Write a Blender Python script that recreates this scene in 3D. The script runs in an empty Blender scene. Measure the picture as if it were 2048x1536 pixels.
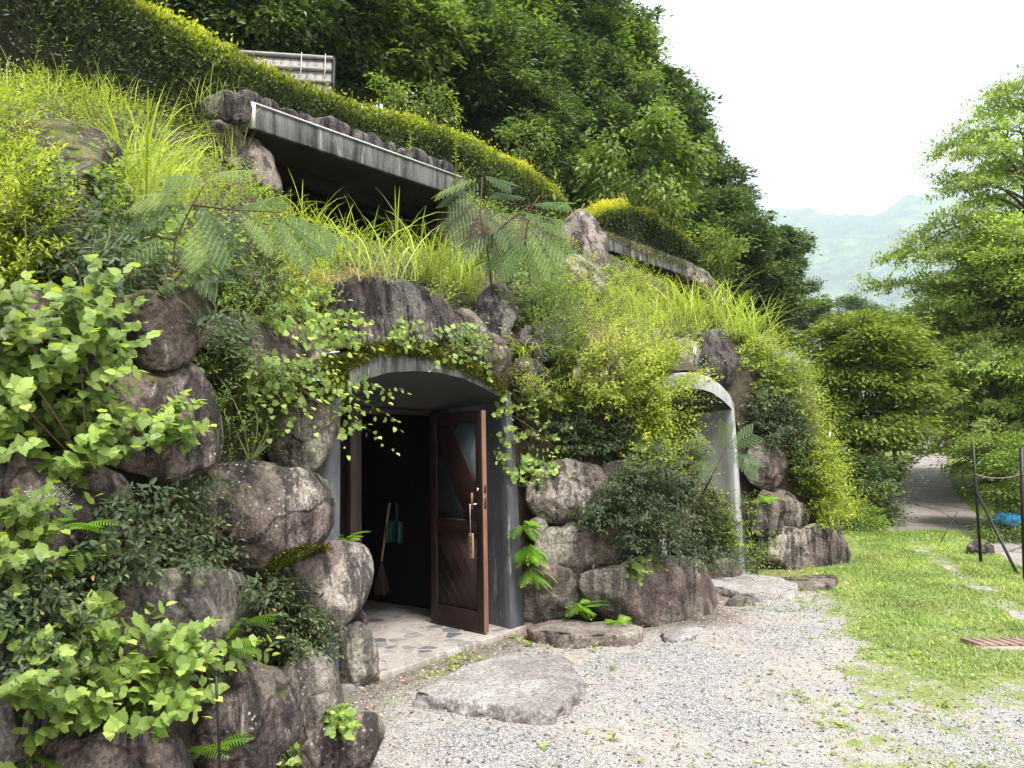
import bpy, math, random
import numpy as np
from mathutils import Vector, Matrix
from mathutils.bvhtree import BVHTree
random.seed(7); RS = np.random.RandomState(7)
S = bpy.context.scene
COL = S.collection
R = math.radians
# ------------------------------------------------------------------ camera
FPX = 1560.0
PITCH = math.atan(122/FPX); ROLL = R(1.0)
CAM = np.array([0, 0, 1.6])
OUT = np.array([.80, -.60, 0])
_f = np.array([0, math.cos(PITCH), math.sin(PITCH)])
_r0 = np.array([1., 0, 0]); _u0 = np.array([0, -math.sin(PITCH), math.cos(PITCH)])
_u = math.cos(ROLL)*_u0 + math.sin(ROLL)*_r0
_r = math.cos(ROLL)*_r0 - math.sin(ROLL)*_u0
cd = bpy.data.cameras.new('camera'); cam = bpy.data.objects.new('camera', cd); COL.objects.link(cam)
M = Matrix(((_r[0], _u[0], -_f[0], CAM[0]), (_r[1], _u[1], -_f[1], CAM[1]), (_r[2], _u[2], -_f[2], CAM[2]), (0, 0, 0, 1)))
cam.matrix_world = M
cd.sensor_width = 36; cd.lens = 36*FPX/2048; cd.clip_start = 0.05; cd.clip_end = 12000
S.camera = cam
# ------------------------------------------------------------------ sky, sun, exposure
SUN_EL, SUN_AZ = R(60), R(146)      # azimuth clockwise from +Y: high, over the right shoulder
W = bpy.data.worlds.new('World'); S.world = W; W.use_nodes = True
nt = W.node_tree; nt.nodes.clear()
sky = nt.nodes.new('ShaderNodeTexSky'); sky.sky_type = 'NISHITA'; sky.sun_disc = False
sky.sun_elevation = SUN_EL; sky.sun_rotation = SUN_AZ; sky.dust_density = 3
bg1 = nt.nodes.new('ShaderNodeBackground'); bg1.inputs[1].default_value = 0.10
nt.links.new(sky.outputs[0], bg1.inputs[0])
bg2 = nt.nodes.new('ShaderNodeBackground'); bg2.inputs[0].default_value = (1.0, 1.0, 1.0, 1)
tc = nt.nodes.new('ShaderNodeTexCoord'); sx = nt.nodes.new('ShaderNodeSeparateXYZ')
nt.links.new(tc.outputs['Generated'], sx.inputs[0])
mr = nt.nodes.new('ShaderNodeMapRange'); mr.inputs[1].default_value = 0.0; mr.inputs[2].default_value = 1.0
mr.inputs[3].default_value = 0.60; mr.inputs[4].default_value = 1.0
nt.links.new(sx.outputs[2], mr.inputs[0])
cl = nt.nodes.new('ShaderNodeTexNoise'); cl.inputs['Scale'].default_value = 2.0; cl.inputs['Detail'].default_value = 5
nt.links.new(tc.outputs['Generated'], cl.inputs[0])
cm = nt.nodes.new('ShaderNodeMath'); cm.operation = 'MULTIPLY_ADD'; cm.inputs[1].default_value = 0.25; cm.inputs[2].default_value = 0.87
nt.links.new(cl.outputs[0], cm.inputs[0])
mm = nt.nodes.new('ShaderNodeMath'); mm.operation = 'MULTIPLY'
nt.links.new(mr.outputs[0], mm.inputs[0]); nt.links.new(cm.outputs[0], mm.inputs[1]); nt.links.new(mm.outputs[0], bg2.inputs[1])
mx = nt.nodes.new('ShaderNodeMixShader'); mx.inputs[0].default_value = 0.86
nt.links.new(bg1.outputs[0], mx.inputs[1]); nt.links.new(bg2.outputs[0], mx.inputs[2])
wo = nt.nodes.new('ShaderNodeOutputWorld'); nt.links.new(mx.outputs[0], wo.inputs[0])
sl = bpy.data.lights.new('sun', 'SUN'); sl.energy = 3.0; sl.angle = R(18); sl.color = (1, .965, .9)
so = bpy.data.objects.new('sun', sl); COL.objects.link(so)
sd = Vector((math.sin(SUN_AZ)*math.cos(SUN_EL), math.cos(SUN_AZ)*math.cos(SUN_EL), math.sin(SUN_EL)))
so.rotation_euler = sd.to_track_quat('Z', 'Y').to_euler(); so.location = (8, -6, 14)
S.view_settings.view_transform = 'Standard'; S.view_settings.look = 'None'
S.view_settings.exposure = 1.42; S.view_settings.gamma = 1
# ------------------------------------------------------------------ projection helpers
def ray(px, py):
    px = np.asarray(px, float); py = np.asarray(py, float)
    return _f + np.multiply.outer((px-1024)/FPX, _r) + np.multiply.outer((768-py)/FPX, _u)
def gp(px, py, z=0.0):
    d = ray(px, py); return CAM + d*(z-CAM[2])/d[2]
def at(px, py, Y):
    d = ray(px, py); return CAM + d*Y/d[1]
def onplane(px, py, P0, n):
    d = ray(px, py); return CAM + d*(np.dot(np.array(P0)-CAM, n)/np.dot(d, n))
def unit(v):
    v = np.asarray(v, float); return v/(np.linalg.norm(v, axis=-1, keepdims=True)+1e-12)
def sstep(a, b, x):
    t = np.clip((np.asarray(x, float)-a)/(b-a), 0, 1); return t*t*(3-2*t)
# vectorised value noise
def _h(i, j, k, s):
    n = (i*73856093) ^ (j*19349663) ^ (k*83492791) ^ (s*2654435)
    n = (n & 0x7fffffff); n = ((n >> 13) ^ n) & 0x7fffffff
    n = (n*(n*n*15731 + 789221) + 1376312589) & 0x7fffffff
    return n/1073741824.0 - 1.0
def vn(P, s=0):
    P = np.asarray(P, float); I = np.floor(P).astype(np.int64); f = P-I; f = f*f*(3-2*f)
    out = 0
    for a in (0, 1):
        for b in (0, 1):
            for c in (0, 1):
                w = (f[..., 0] if a else 1-f[..., 0])*(f[..., 1] if b else 1-f[..., 1])*(f[..., 2] if c else 1-f[..., 2])
                out = out + w*_h(I[..., 0]+a, I[..., 1]+b, I[..., 2]+c, s)
    return out
def fbm(P, o=4, s=0):
    P = np.asarray(P, float); r = 0; a = 1
    for k in range(o): r = r + a*vn(P*2**k+17.3*k, s+k); a *= .5
    return r
# ------------------------------------------------------------------ object helpers
def tag(o, label=None, cat=None, group=None, kind=None):
    if label: o['label'] = label
    if cat: o['category'] = cat
    if group: o['group'] = group
    if kind: o['kind'] = kind
    return o
def empty(name, loc, label=None, cat=None, group=None):
    o = bpy.data.objects.new(name, None); COL.objects.link(o); o.location = tuple(loc); o.empty_display_size = .1
    return tag(o, label, cat, group)
def meshobj(name, V, faces, mat, parent=None, smooth=False, attrs=None, origin=None, tmpl=None):
    """faces: list of int arrays (each (n,k)), world coordinates; origin -> object location"""
    V = np.asarray(V, float)
    if origin is None:
        origin = np.array(parent_world(parent)) if parent is not None else np.zeros(3)
        if parent is None and len(V): origin = np.array([V[:, 0].mean(), V[:, 1].mean(), V[:, 2].min()])
    me = bpy.data.meshes.new(name)
    V = V-np.asarray(origin)
    me.vertices.add(len(V)); me.vertices.foreach_set('co', V.astype(np.float32).ravel())
    if not isinstance(faces, list): faces = [faces]
    faces = [np.asarray(f, np.int64) for f in faces if len(f)]
    tot = sum(f.size for f in faces); nf = sum(len(f) for f in faces)
    idx = np.concatenate([f.ravel() for f in faces]); sizes = np.concatenate([np.full(len(f), f.shape[1]) for f in faces])
    starts = np.concatenate([[0], np.cumsum(sizes)[:-1]])
    me.loops.add(tot); me.polygons.add(nf)
    me.loops.foreach_set('vertex_index', idx.astype(np.int32))
    me.polygons.foreach_set('loop_start', starts.astype(np.int32))
    me.polygons.foreach_set('loop_total', sizes.astype(np.int32))
    if smooth: me.polygons.foreach_set('use_smooth', np.ones(nf, bool))
    if attrs:
        for k, a in attrs.items():
            at_ = me.attributes.new(k, 'FLOAT', 'POINT'); at_.data.foreach_set('value', np.asarray(a, np.float32))
    me.update(calc_edges=True); me.validate(verbose=False)
    if mat: me.materials.append(mat)
    o = bpy.data.objects.new(name, me); COL.objects.link(o)
    if parent is not None:
        o.parent = parent; o.location = tuple(np.asarray(origin)-np.array(parent_world(parent)))
    else: o.location = tuple(origin)
    return o
def parent_world(p):
    v = Vector(p.location)
    q = p.parent
    while q is not None: v = v+Vector(q.location); q = q.parent
    return v
def dup(root, loc, rz=0, sc=1, label=None, cat=None, group=None):
    r = root.copy(); COL.objects.link(r); r.location = tuple(loc); r.rotation_euler = (0, 0, rz)
    r.scale = (sc, sc, sc) if not hasattr(sc, '__len__') else sc
    for k in ('label', 'category', 'group'):
        if k in r: del r[k]
    tag(r, label, cat, group)
    for ch in list(root.children):
        c = ch.copy(); COL.objects.link(c); c.parent = r
        for g in list(ch.children):
            d = g.copy(); COL.objects.link(d); d.parent = c
    return r
class MB:
    def __init__(s): s.V = []; s.F = {}
    def n(s): return sum(len(v) for v in s.V)
    def add(s, V, F):
        b = s.n(); s.V.append(np.asarray(V, float))
        for f in F: s.F.setdefault(len(f), []).append([i+b for i in f])
    def box(s, o, ax, ay, az):      # corner o and 3 edge vectors
        o, ax, ay, az = [np.asarray(v, float) for v in (o, ax, ay, az)]
        V = [o, o+ax, o+ax+ay, o+ay, o+az, o+ax+az, o+ax+ay+az, o+ay+az]
        F = [(0, 3, 2, 1), (4, 5, 6, 7), (0, 1, 5, 4), (1, 2, 6, 5), (2, 3, 7, 6), (3, 0, 4, 7)]
        if np.dot(np.cross(ax, ay), az) < 0: F = [f[::-1] for f in F]
        s.add(V, F)
    def quad(s, *P): s.add(P, [tuple(range(len(P)))])
    def tube(s, pts, rad, n=6, cap=True):
        pts = np.asarray(pts, float); m = len(pts)
        rad = np.full(m, rad) if np.isscalar(rad) else np.asarray(rad, float)
        T = unit(np.gradient(pts, axis=0)); ref = np.array([0, 0, 1.]) if abs(T[0][2]) < .9 else np.array([1., 0, 0])
        V = []
        for i in range(m):
            a = unit(np.cross(T[i], ref)); b = np.cross(T[i], a)
            for k in range(n):
                t = 2*math.pi*k/n; V.append(pts[i]+rad[i]*(a*math.cos(t)+b*math.sin(t)))
        F = [(i*n+k, i*n+(k+1) % n, (i+1)*n+(k+1) % n, (i+1)*n+k) for i in range(m-1) for k in range(n)]
        if cap: F += [tuple(range(n))[::-1], tuple((m-1)*n+k for k in range(n))]
        s.add(V, F)
    def build(s, name, mat, parent=None, smooth=False, origin=None, bevel=0):
        V = np.concatenate(s.V)
        o = meshobj(name, V, [np.array(f) for f in s.F.values()], mat, parent, smooth, origin=origin)
        if bevel:
            b = o.modifiers.new('bevel', 'BEVEL'); b.width = bevel; b.segments = 2; b.limit_method = 'ANGLE'
        return o
# ------------------------------------------------------------------ materials
def mat(name):
    m = bpy.data.materials.new(name); m.use_nodes = True; n = m.node_tree.nodes; n.clear()
    o = n.new('ShaderNodeOutputMaterial'); return m, m.node_tree, o
def node(t, k, **kw):
    n = t.nodes.new('ShaderNode'+k)
    for a, b in kw.items():
        if a.startswith('i_'): n.inputs[a[2:].replace('_', ' ')].default_value = b
        else: setattr(n, a, b)
    return n
def ramp(t, src, stops, interp='LINEAR'):
    r = t.nodes.new('ShaderNodeValToRGB'); r.color_ramp.interpolation = interp
    e = r.color_ramp.elements
    while len(e) < len(stops): e.new(.5)
    for q, (p, c) in zip(e, stops):
        q.position = p; q.color = (c, c, c, 1) if np.isscalar(c) else (*c, 1)
    t.links.new(src, r.inputs[0]); return r.outputs[0]
def mixc(t, fac, a, b, mode='MIX'):
    m = t.nodes.new('ShaderNodeMix'); m.data_type = 'RGBA'; m.blend_type = mode
    for i, v in ((0, fac), (6, a), (7, b)):
        if hasattr(v, 'is_output'): t.links.new(v, m.inputs[i])
        else: m.inputs[i].default_value = v if i == 0 else ((*v, 1) if len(v) == 3 else v)
    return m.outputs[2]
def coords(t, scale=(1, 1, 1), kind='Object', off=True):
    c = t.nodes.new('ShaderNodeTexCoord'); mp = t.nodes.new('ShaderNodeMapping'); mp.inputs['Scale'].default_value = scale
    t.links.new(c.outputs[kind], mp.inputs[0])
    if off:
        oi = t.nodes.new('ShaderNodeObjectInfo'); mu = node(t, 'Math', operation='MULTIPLY'); mu.inputs[1].default_value = 37.0
        t.links.new(oi.outputs['Random'], mu.inputs[0]); t.links.new(mu.outputs[0], mp.inputs['Location'])
    return mp.outputs[0]
def noise(t, co, sc, det=5, rough=.55, dist=0):
    n = node(t, 'TexNoise', i_Scale=sc, i_Detail=det, i_Roughness=rough, i_Distortion=dist)
    t.links.new(co, n.inputs[0]); return n.outputs[0]
def bump(t, h, st, dist=.02, prev=None):
    b = node(t, 'Bump', i_Strength=st, i_Distance=dist); t.links.new(h, b.inputs['Height'])
    if prev: t.links.new(prev, b.inputs['Normal'])
    return b.outputs[0]
def princ(t, out, col, rough=.8, nrm=None, metal=0, spec=.3):
    p = node(t, 'BsdfPrincipled'); p.inputs['Metallic'].default_value = metal
    p.inputs['Specular IOR Level'].default_value = spec
    for k, v in (('Base Color', col), ('Roughness', rough)):
        if hasattr(v, 'is_output'): t.links.new(v, p.inputs[k])
        else: p.inputs[k].default_value = (*v, 1) if k == 'Base Color' else v
    if nrm: t.links.new(nrm, p.inputs['Normal'])
    if out: t.links.new(p.outputs[0], out.inputs[0])
    return p
def leafmat(name, stops, trans=.35, rough=.5, spec=.35, tint=1.5):
    m, t, o = mat(name)
    a = node(t, 'Attribute', attribute_name='rnd')
    c = ramp(t, a.outputs['Fac'], stops)
    co = coords(t, (1, 1, 1), 'Object', False); nz = noise(t, co, 1.1, 2)
    c = mixc(t, 1.0, c, ramp(t, nz, [(.3, .68), (.7, 1.3)]), 'MULTIPLY')
    p = princ(t, None, c, rough, spec=spec)
    tr = node(t, 'BsdfTranslucent'); tcx = mixc(t, 1.0, c, (tint, tint*1.1, tint*.45), 'MULTIPLY'); t.links.new(tcx, tr.inputs[0])
    mxs = node(t, 'MixShader'); mxs.inputs[0].default_value = trans
    t.links.new(p.outputs[0], mxs.inputs[1]); t.links.new(tr.outputs[0], mxs.inputs[2]); t.links.new(mxs.outputs[0], o.inputs[0])
    return m
def simple(name, col, rough=.7, var=.25, sc=8, bs=.3, bd=.01, metal=0, stretch=(1, 1, 1), spec=.3):
    m, t, o = mat(name); co = coords(t, stretch)
    nz = noise(t, co, sc); c = mixc(t, 1.0, col, ramp(t, nz, [(.25, 1-var), (.75, 1+var)]), 'MULTIPLY')
    princ(t, o, c, rough, bump(t, nz, bs, bd), metal, spec); return m
def rockmat(name, base, alt, dark, tan, streak=.5, lichen=.5, moss=0.25, crack=.5):
    m, t, o = mat(name); co = coords(t); cs = coords(t, (1, 1, .16))
    n1 = noise(t, co, 1.7, 6, .6); c = mixc(t, ramp(t, n1, [(.38, 0), (.62, 1)]), base, alt)
    n2 = noise(t, co, 1.1, 3, .5, .6); c = mixc(t, ramp(t, n2, [(.50, 0), (.60, 1)]), c, tan)
    # runs of black algae
    n3 = noise(t, cs, 7, 6, .7, .3); k3 = ramp(t, n3, [(.46, 0), (.56, streak)]); c = mixc(t, k3, c, dark)
    # pale runs
    n6 = noise(t, cs, 13, 4, .7); c = mixc(t, ramp(t, n6, [(.63, 0), (.72, .55*streak)]), c, (.42, .40, .36))
    # mineral speckle
    n4 = noise(t, co, 45, 3, .8); c = mixc(t, .8, c, ramp(t, n4, [(.36, .40), (.64, 1.6)]), 'MULTIPLY')
    v = node(t, 'TexVoronoi', i_Scale=26.0); t.links.new(co, v.inputs[0])
    n5 = noise(t, co, 3.3, 3); sp = node(t, 'Math', operation='MULTIPLY')
    t.links.new(ramp(t, v.outputs[0], [(.10, 1), (.24, 0)]), sp.inputs[0]); t.links.new(ramp(t, n5, [(.5, 0), (.66, lichen)]), sp.inputs[1])
    c = mixc(t, sp.outputs[0], c, (.55, .54, .50))
    # larger lichen
    n7 = noise(t, co, 5.5, 7, .75, .4); c = mixc(t, ramp(t, n7, [(.66, 0), (.70, lichen)]), c, (.46, .47, .40))
    # moss on upward faces
    g = node(t, 'NewGeometry'); s = node(t, 'SeparateXYZ'); t.links.new(g.outputs['Normal'], s.inputs[0])
    ms = node(t, 'Math', operation='MULTIPLY'); t.links.new(ramp(t, s.outputs[2], [(.45, 0), (.9, 1)]), ms.inputs[0])
    t.links.new(ramp(t, noise(t, co, 4, 6, .7), [(min(.95,.52-.1*moss), 0), (min(1,.66-.1*moss), 1)]), ms.inputs[1])
    c = mixc(t, ms.outputs[0], c, mixc(t, ramp(t, noise(t, co, 30), [(.4, 0), (.6, 1)]), (.07, .085, .018), (.16, .16, .035)))
    nw = node(t, 'TexNoise', i_Scale=2.2, i_Detail=4.0); t.links.new(co, nw.inputs[0]); wv = mixc(t, .35, co, nw.outputs[1])
    vc = node(t, 'TexVoronoi', i_Scale=1.7, feature='DISTANCE_TO_EDGE'); t.links.new(wv, vc.inputs[0]); ck = ramp(t, vc.outputs[0], [(.004, 0), (.022, 1)])
    c = mixc(t, 1.0, c, ramp(t, ck, [(0, 1-crack), (1, 1)]), 'MULTIPLY')
    b = bump(t, n1, .6, .12); b = bump(t, ck, 1.2*crack, .03, b); b = bump(t, noise(t, co, 9, 8, .7), .75, .045, b); b = bump(t, n4, .5, .008, b)
    princ(t, o, c, .82, b, spec=.25); return m
ROCK = {
 'h': rockmat('rock_beige_grey', (.27, .25, .205), (.185, .165, .142), (.030, .026, .024), (.115, .078, .072), .7, .55, -1, .12),
 'q': rockmat('slab_brown', (.15, .115, .105), (.10, .075, .068), (.03, .026, .024), (.24, .21, .185), .4, .3, -4, 0.0),
 'p': rockmat('rock_purple', (.160, .126, .114), (.095, .074, .067), (.014, .012, .012), (.28, .245, .215), .85, .8),
 'g': rockmat('rock_grey', (.205, .190, .155), (.13, .112, .098), (.022, .020, .018), (.115, .078, .072), .75, .55),
 'd': rockmat('rock_dark', (.048, .040, .038), (.082, .064, .062), (.008, .007, .007), (.10, .092, .084), 1.0, .35, -1, .15),
 'b': rockmat('rock_mossy_brown', (.055, .043, .034), (.085, .058, .05), (.012, .010, .008), (.10, .09, .065), .7, .45, .8),
 'l': rockmat('rock_pale', (.25, .24, .225), (.31, .295, .28), (.09, .075, .072), (.20, .18, .172), .25, .2, -4, 0.0),
}
def concrete(name, base, dark, streak=.8, moss=False):
    m, t, o = mat(name); co = coords(t, off=False); cs = coords(t, (1, 1, .12), off=False)
    n1 = noise(t, co, 2.5, 5); c = mixc(t, ramp(t, n1, [(.35, 0), (.65, 1)]), base, tuple(x*.72 for x in base))
    c = mixc(t, ramp(t, noise(t, cs, 6, 6, .7), [(.42, 0), (.60, streak)]), c, dark)
    c = mixc(t, ramp(t, noise(t, cs, 11, 4, .7), [(.62, 0), (.72, .5)]), c, (.50, .50, .49))
    nf = noise(t, co, 120, 2, .8); c = mixc(t, .7, c, ramp(t, nf, [(.3, .6), (.7, 1.35)]), 'MULTIPLY')
    if moss:
        g = node(t, 'NewGeometry'); s = node(t, 'SeparateXYZ'); t.links.new(g.outputs['Normal'], s.inputs[0])
        c = mixc(t, ramp(t, s.outputs[2], [(.5, 0), (.8, 1)]), c, (.07, .07, .02))
    b = bump(t, n1, .2, .05); b = bump(t, nf, .35, .005, b); princ(t, o, c, .85, b); return m
CONC = concrete('weathered_concrete', (.155, .155, .155), (.022, .022, .022), .92)
CONC2 = concrete('blue_grey_concrete', (.105, .107, .12), (.035, .036, .042), .6)
CONC3 = concrete('pale_concrete', (.42, .42, .43), (.16, .16, .165), .4)
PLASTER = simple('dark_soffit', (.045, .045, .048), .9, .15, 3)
def woodmat(name, col, sc=(14, 14, 1.2), rough=.55):
    m, t, o = mat(name); co = coords(t, sc, off=False); n1 = noise(t, co, 2.2, 6, .65, .6)
    c = mixc(t, ramp(t, n1, [(.3, 0), (.7, 1)]), tuple(x*.55 for x in col), tuple(min(1, x*1.35) for x in col))
    princ(t, o, c, rough, bump(t, n1, .3, .004), spec=.35); return m
WOOD = woodmat('dark_red_wood', (.020, .0095, .0078)); WOODL = woodmat('worn_door_edge', (.20, .10, .065))
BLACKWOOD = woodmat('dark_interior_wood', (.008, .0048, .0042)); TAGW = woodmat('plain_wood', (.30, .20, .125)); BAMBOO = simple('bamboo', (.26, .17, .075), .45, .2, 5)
WEATH = woodmat('weathered_board', (.24, .225, .22), (2, 2, 9), .85)
INK = simple('ink', (.02, .015, .012), .7, 0); IRON = simple('black_iron', (.012, .012, .013), .45, .2, 30)
STEEL = simple('steel', (.6, .6, .58), .25, .1, 20, metal=1); GLASS = simple('frosted_glass', (.03, .043, .044), .18, .15, 1.2, .02, spec=.6)
PLASTIC = simple('green_plastic', (.006, .040, .033), .5, .1, 3); WHITE = simple('white_flashing', (.60, .60, .59), .6, .25, 6)
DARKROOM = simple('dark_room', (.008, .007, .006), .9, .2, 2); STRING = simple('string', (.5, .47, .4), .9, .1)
TARP = simple('blue_tarp', (.03, .27, .62), .35, .25, 3, .5, .05); BARK = woodmat('bark', (.085, .068, .052), (6, 6, 2), .9)
STEM = simple('green_stem', (.11, .12, .04), .6, .3, 8); STEMR = simple('brown_stem', (.10, .055, .035), .7, .3, 8)
SOIL = simple('soil_and_litter', (.045, .036, .024), .95, .5, 14, .8, .04)
G = lambda *a: a
L_LIME = leafmat('lime_leaf', [(0, G(.06, .10, .018)), (.3, G(.13, .20, .04)), (.6, G(.23, .32, .075)), (.9, G(.36, .44, .11)), (1, G(.36, .42, .07))], .38)
L_YEL = leafmat('yellow_green_leaf', [(0, G(.11, .155, .018)), (.45, G(.29, .35, .035)), (.85, G(.38, .40, .045)), (1, G(.46, .38, .06))], .42)
L_MID = leafmat('mid_leaf', [(0, G(.06, .105, .02)), (.6, G(.14, .205, .035)), (1, G(.26, .32, .06))], .35)
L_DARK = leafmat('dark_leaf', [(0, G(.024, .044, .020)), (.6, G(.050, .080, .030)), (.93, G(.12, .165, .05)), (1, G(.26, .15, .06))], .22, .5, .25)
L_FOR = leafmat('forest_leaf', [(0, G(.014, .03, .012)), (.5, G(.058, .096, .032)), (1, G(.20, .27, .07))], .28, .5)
L_FOR2 = leafmat('forest_leaf_light', [(0, G(.04, .075, .022)), (.5, G(.115, .17, .042)), (1, G(.26, .33, .08))], .36, .5)
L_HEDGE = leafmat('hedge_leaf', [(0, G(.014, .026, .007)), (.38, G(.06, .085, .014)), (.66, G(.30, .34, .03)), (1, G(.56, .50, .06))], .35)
L_MAPLE = leafmat('maple_leaf', [(0, G(.045, .075, .016)), (.5, G(.13, .18, .032)), (.9, G(.30, .32, .055)), (1, G(.42, .20, .07))], .4)
L_RIGHT = leafmat('airy_leaf', [(0, G(.11, .17, .045)), (.5, G(.27, .36, .09)), (1, G(.50, .57, .16))], .5)
L_MIM = leafmat('silk_tree_leaf', [(0, G(.04, .085, .03)), (.6, G(.085, .15, .04)), (1, G(.16, .22, .05))], .3)
L_GRASS = leafmat('tall_grass_blade', [(0, G(.17, .24, .04)), (.6, G(.33, .40, .07)), (1, G(.52, .52, .16))], .42)
L_DRY = leafmat('dry_grass', [(0, G(.25, .17, .09)), (1, G(.45, .34, .18))], .3)
L_LAWN = leafmat('lawn_blade', [(0, G(.10, .17, .04)), (.6, G(.20, .28, .06)), (1, G(.38, .41, .14))], .3)
L_MOSS = leafmat('moss', [(0, G(.05, .06, .012)), (.6, G(.12, .13, .02)), (1, G(.22, .21, .03))], .15, .9, .1)
L_FERN = leafmat('fern', [(0, G(.13, .26, .03)), (1, G(.26, .42, .05))], .4)
# ------------------------------------------------------------------ plan of the mound
A1 = np.array([0.0663, 6.8696, 0.0]); WD = np.array([0.59446, 0.80412, 0.0]); ND = np.array([-0.80412, 0.59446, 0.0])
A2 = np.array([2.6986, 9.3214, 0.0])
BL = np.array([(-6, -4), (-3.4, -.4), (-2.5, 1.2), (-1.85, 2.5), (-1.3, 3.5), (-1.2, 4.4), (-1.13, 5.25), (-1.08, 5.32), (.066, 6.87), (.25, 6.98), (1.0, 7.05), (1.75, 7.25),
               (1.62, 7.75), (2.70, 9.32), (3.2, 9.75), (4.2, 10.1), (4.9, 11.2), (5.5, 13.0), (6.1, 16), (9, 22), (18, 40), (34, 75), (62, 130)], float)
def tdist(x, y):
    x = np.asarray(x, float); y = np.asarray(y, float); best = np.full(x.shape, 1e9); sg = np.ones(x.shape)
    for a, b in zip(BL[:-1], BL[1:]):
        d = b-a; L2 = d@d; u = np.clip(((x-a[0])*d[0]+(y-a[1])*d[1])/L2, 0, 1)
        qx = x-a[0]-u*d[0]; qy = y-a[1]-u*d[1]; dd = qx*qx+qy*qy
        s = np.sign(d[0]*qy-d[1]*qx); m = dd < best-1e-12
        best = np.where(m, dd, best); sg = np.where(m, s, sg)
    return np.sqrt(best)*sg
TZ = np.array([-.02, .32, .9, 3.9, 7.0, 12, 40, 120]); ZZ = np.array([-.05, 2.45, 3.0, 5.35, 5.8, 8.6, 26, 60])
def hraw(t): return np.interp(t, TZ, ZZ)
def locA(A, x, y):
    dx = np.asarray(x)-A[0]; dy = np.asarray(y)-A[1]
    return -(dx*WD[0]+dy*WD[1]), dx*ND[0]+dy*ND[1]          # k (to the left), t (into the mound)
CL = at(507, 208, 8.2); _n = np.array([0, 0, 1.]); CR = onplane(905, 350, CL, _n)
CW = unit(CR-CL); CN = np.array([-CW[1], CW[0], 0])
C2L = at(1210, 462, 13.0); C2R = onplane(1375, 522, C2L, _n); C2W = unit(C2R-C2L); C2N = np.array([-C2W[1], C2W[0], 0])
def canopy_k(L, w, n, x, y):
    dx = np.asarray(x)-L[0]; dy = np.asarray(y)-L[1]; return dx*w[0]+dy*w[1], dx*n[0]+dy*n[1]
def hmound(x, y, back=.22):
    t = tdist(x, y)-back
    h = hraw(t)
    for L, Rr, w, n in ((CL, CR, CW, CN), (C2L, C2R, C2W, C2N)):
        k, q = canopy_k(L, w, n, x, y); ln = np.linalg.norm(Rr-L)
        ins = (k > -.1) & (k < ln+.1) & (q > -1.5) & (q < 2.4)
        h = np.where(ins, np.minimum(h, L[2]-1.8+.25*np.clip(-q, 0, 1)), h)
    return h
def smound(px, py, back=0.0):
    """first point where the ray meets the face of the mound (rock fronts), depth along forward axis"""
    d = ray(px, py); s = np.linspace(1.2, 60, 2400); P = CAM+np.multiply.outer(s, d)
    t = tdist(P[:, 0], P[:, 1])-back; hh = hraw(t); m = (t > 0) & (P[:, 2] < hh)
    return s[np.argmax(m)] if m.any() else None
def gz(x, y):
    x = np.asarray(x, float); y = np.asarray(y, float)
    d = np.maximum(sstep(0, .5, x-(5.95+.34*(y-9.2))), sstep(0, .6, y-13.3))
    return -0.3*d + .06*np.clip(y-15.0, 0, 95)
def ghit(px, py):
    d = ray(px, py); s = np.linspace(2, 140, 6000); P = CAM+np.multiply.outer(s, d)
    m = P[:, 2] < gz(P[:, 0], P[:, 1]); return P[np.argmax(m)] if m.any() else P[-1]
COLV, COLF = [], []     # collision soup for planting
def collide(V, F):
    b = sum(len(v) for v in COLV); COLV.append(np.asarray(V)); COLF.extend([[int(i)+b for i in f] for f in F])
# ------------------------------------------------------------------ mound mesh (earth)
def axis(parts):
    out = []
    for a, b, s in parts: out += list(np.arange(a, b, s))
    return np.array(out+[parts[-1][1]])
gx = axis([(-60, -14, 3), (-14, -6, .5), (-6, 8, .1), (8, 16, .5), (16, 70, 3)]); gy = axis([(-8, 0, .5), (0, 18, .1), (18, 30, .5), (30, 130, 4)])
X, Y = np.meshgrid(gx, gy); H = hmound(X, Y)
nz = fbm(np.stack([X*1.3, Y*1.3, X*0], -1), 4, 3); H = H+np.where(H > .3, nz*.07, 0)
V = np.stack([X, Y, H], -1).reshape(-1, 3); nxg, nyg = len(gx), len(gy)
I = np.arange(nxg*nyg).reshape(nyg, nxg)
Q = np.stack([I[:-1, :-1], I[:-1, 1:], I[1:, 1:], I[1:, :-1]], -1).reshape(-1, 4)
cx = V[Q].mean(1); keep = (V[Q][:, :, 2].max(1) > -.04)
for A in (A1, A2):
    k, q = locA(A, cx[:, 0], cx[:, 1]); keep &= ~((k > -.02) & (k < 2.25) & (q > -.6) & (q < .88))
Q = Q[keep]
mound = meshobj('mound', V, Q, SOIL, smooth=True, origin=(0, 0, 0)); tag(mound, kind='structure')
near = (np.abs(cx[keep][:, 0]) < 8.5) & (cx[keep][:, 1] < 20) & (cx[keep][:, 1] > 1)
collide(V, Q[near])
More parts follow.
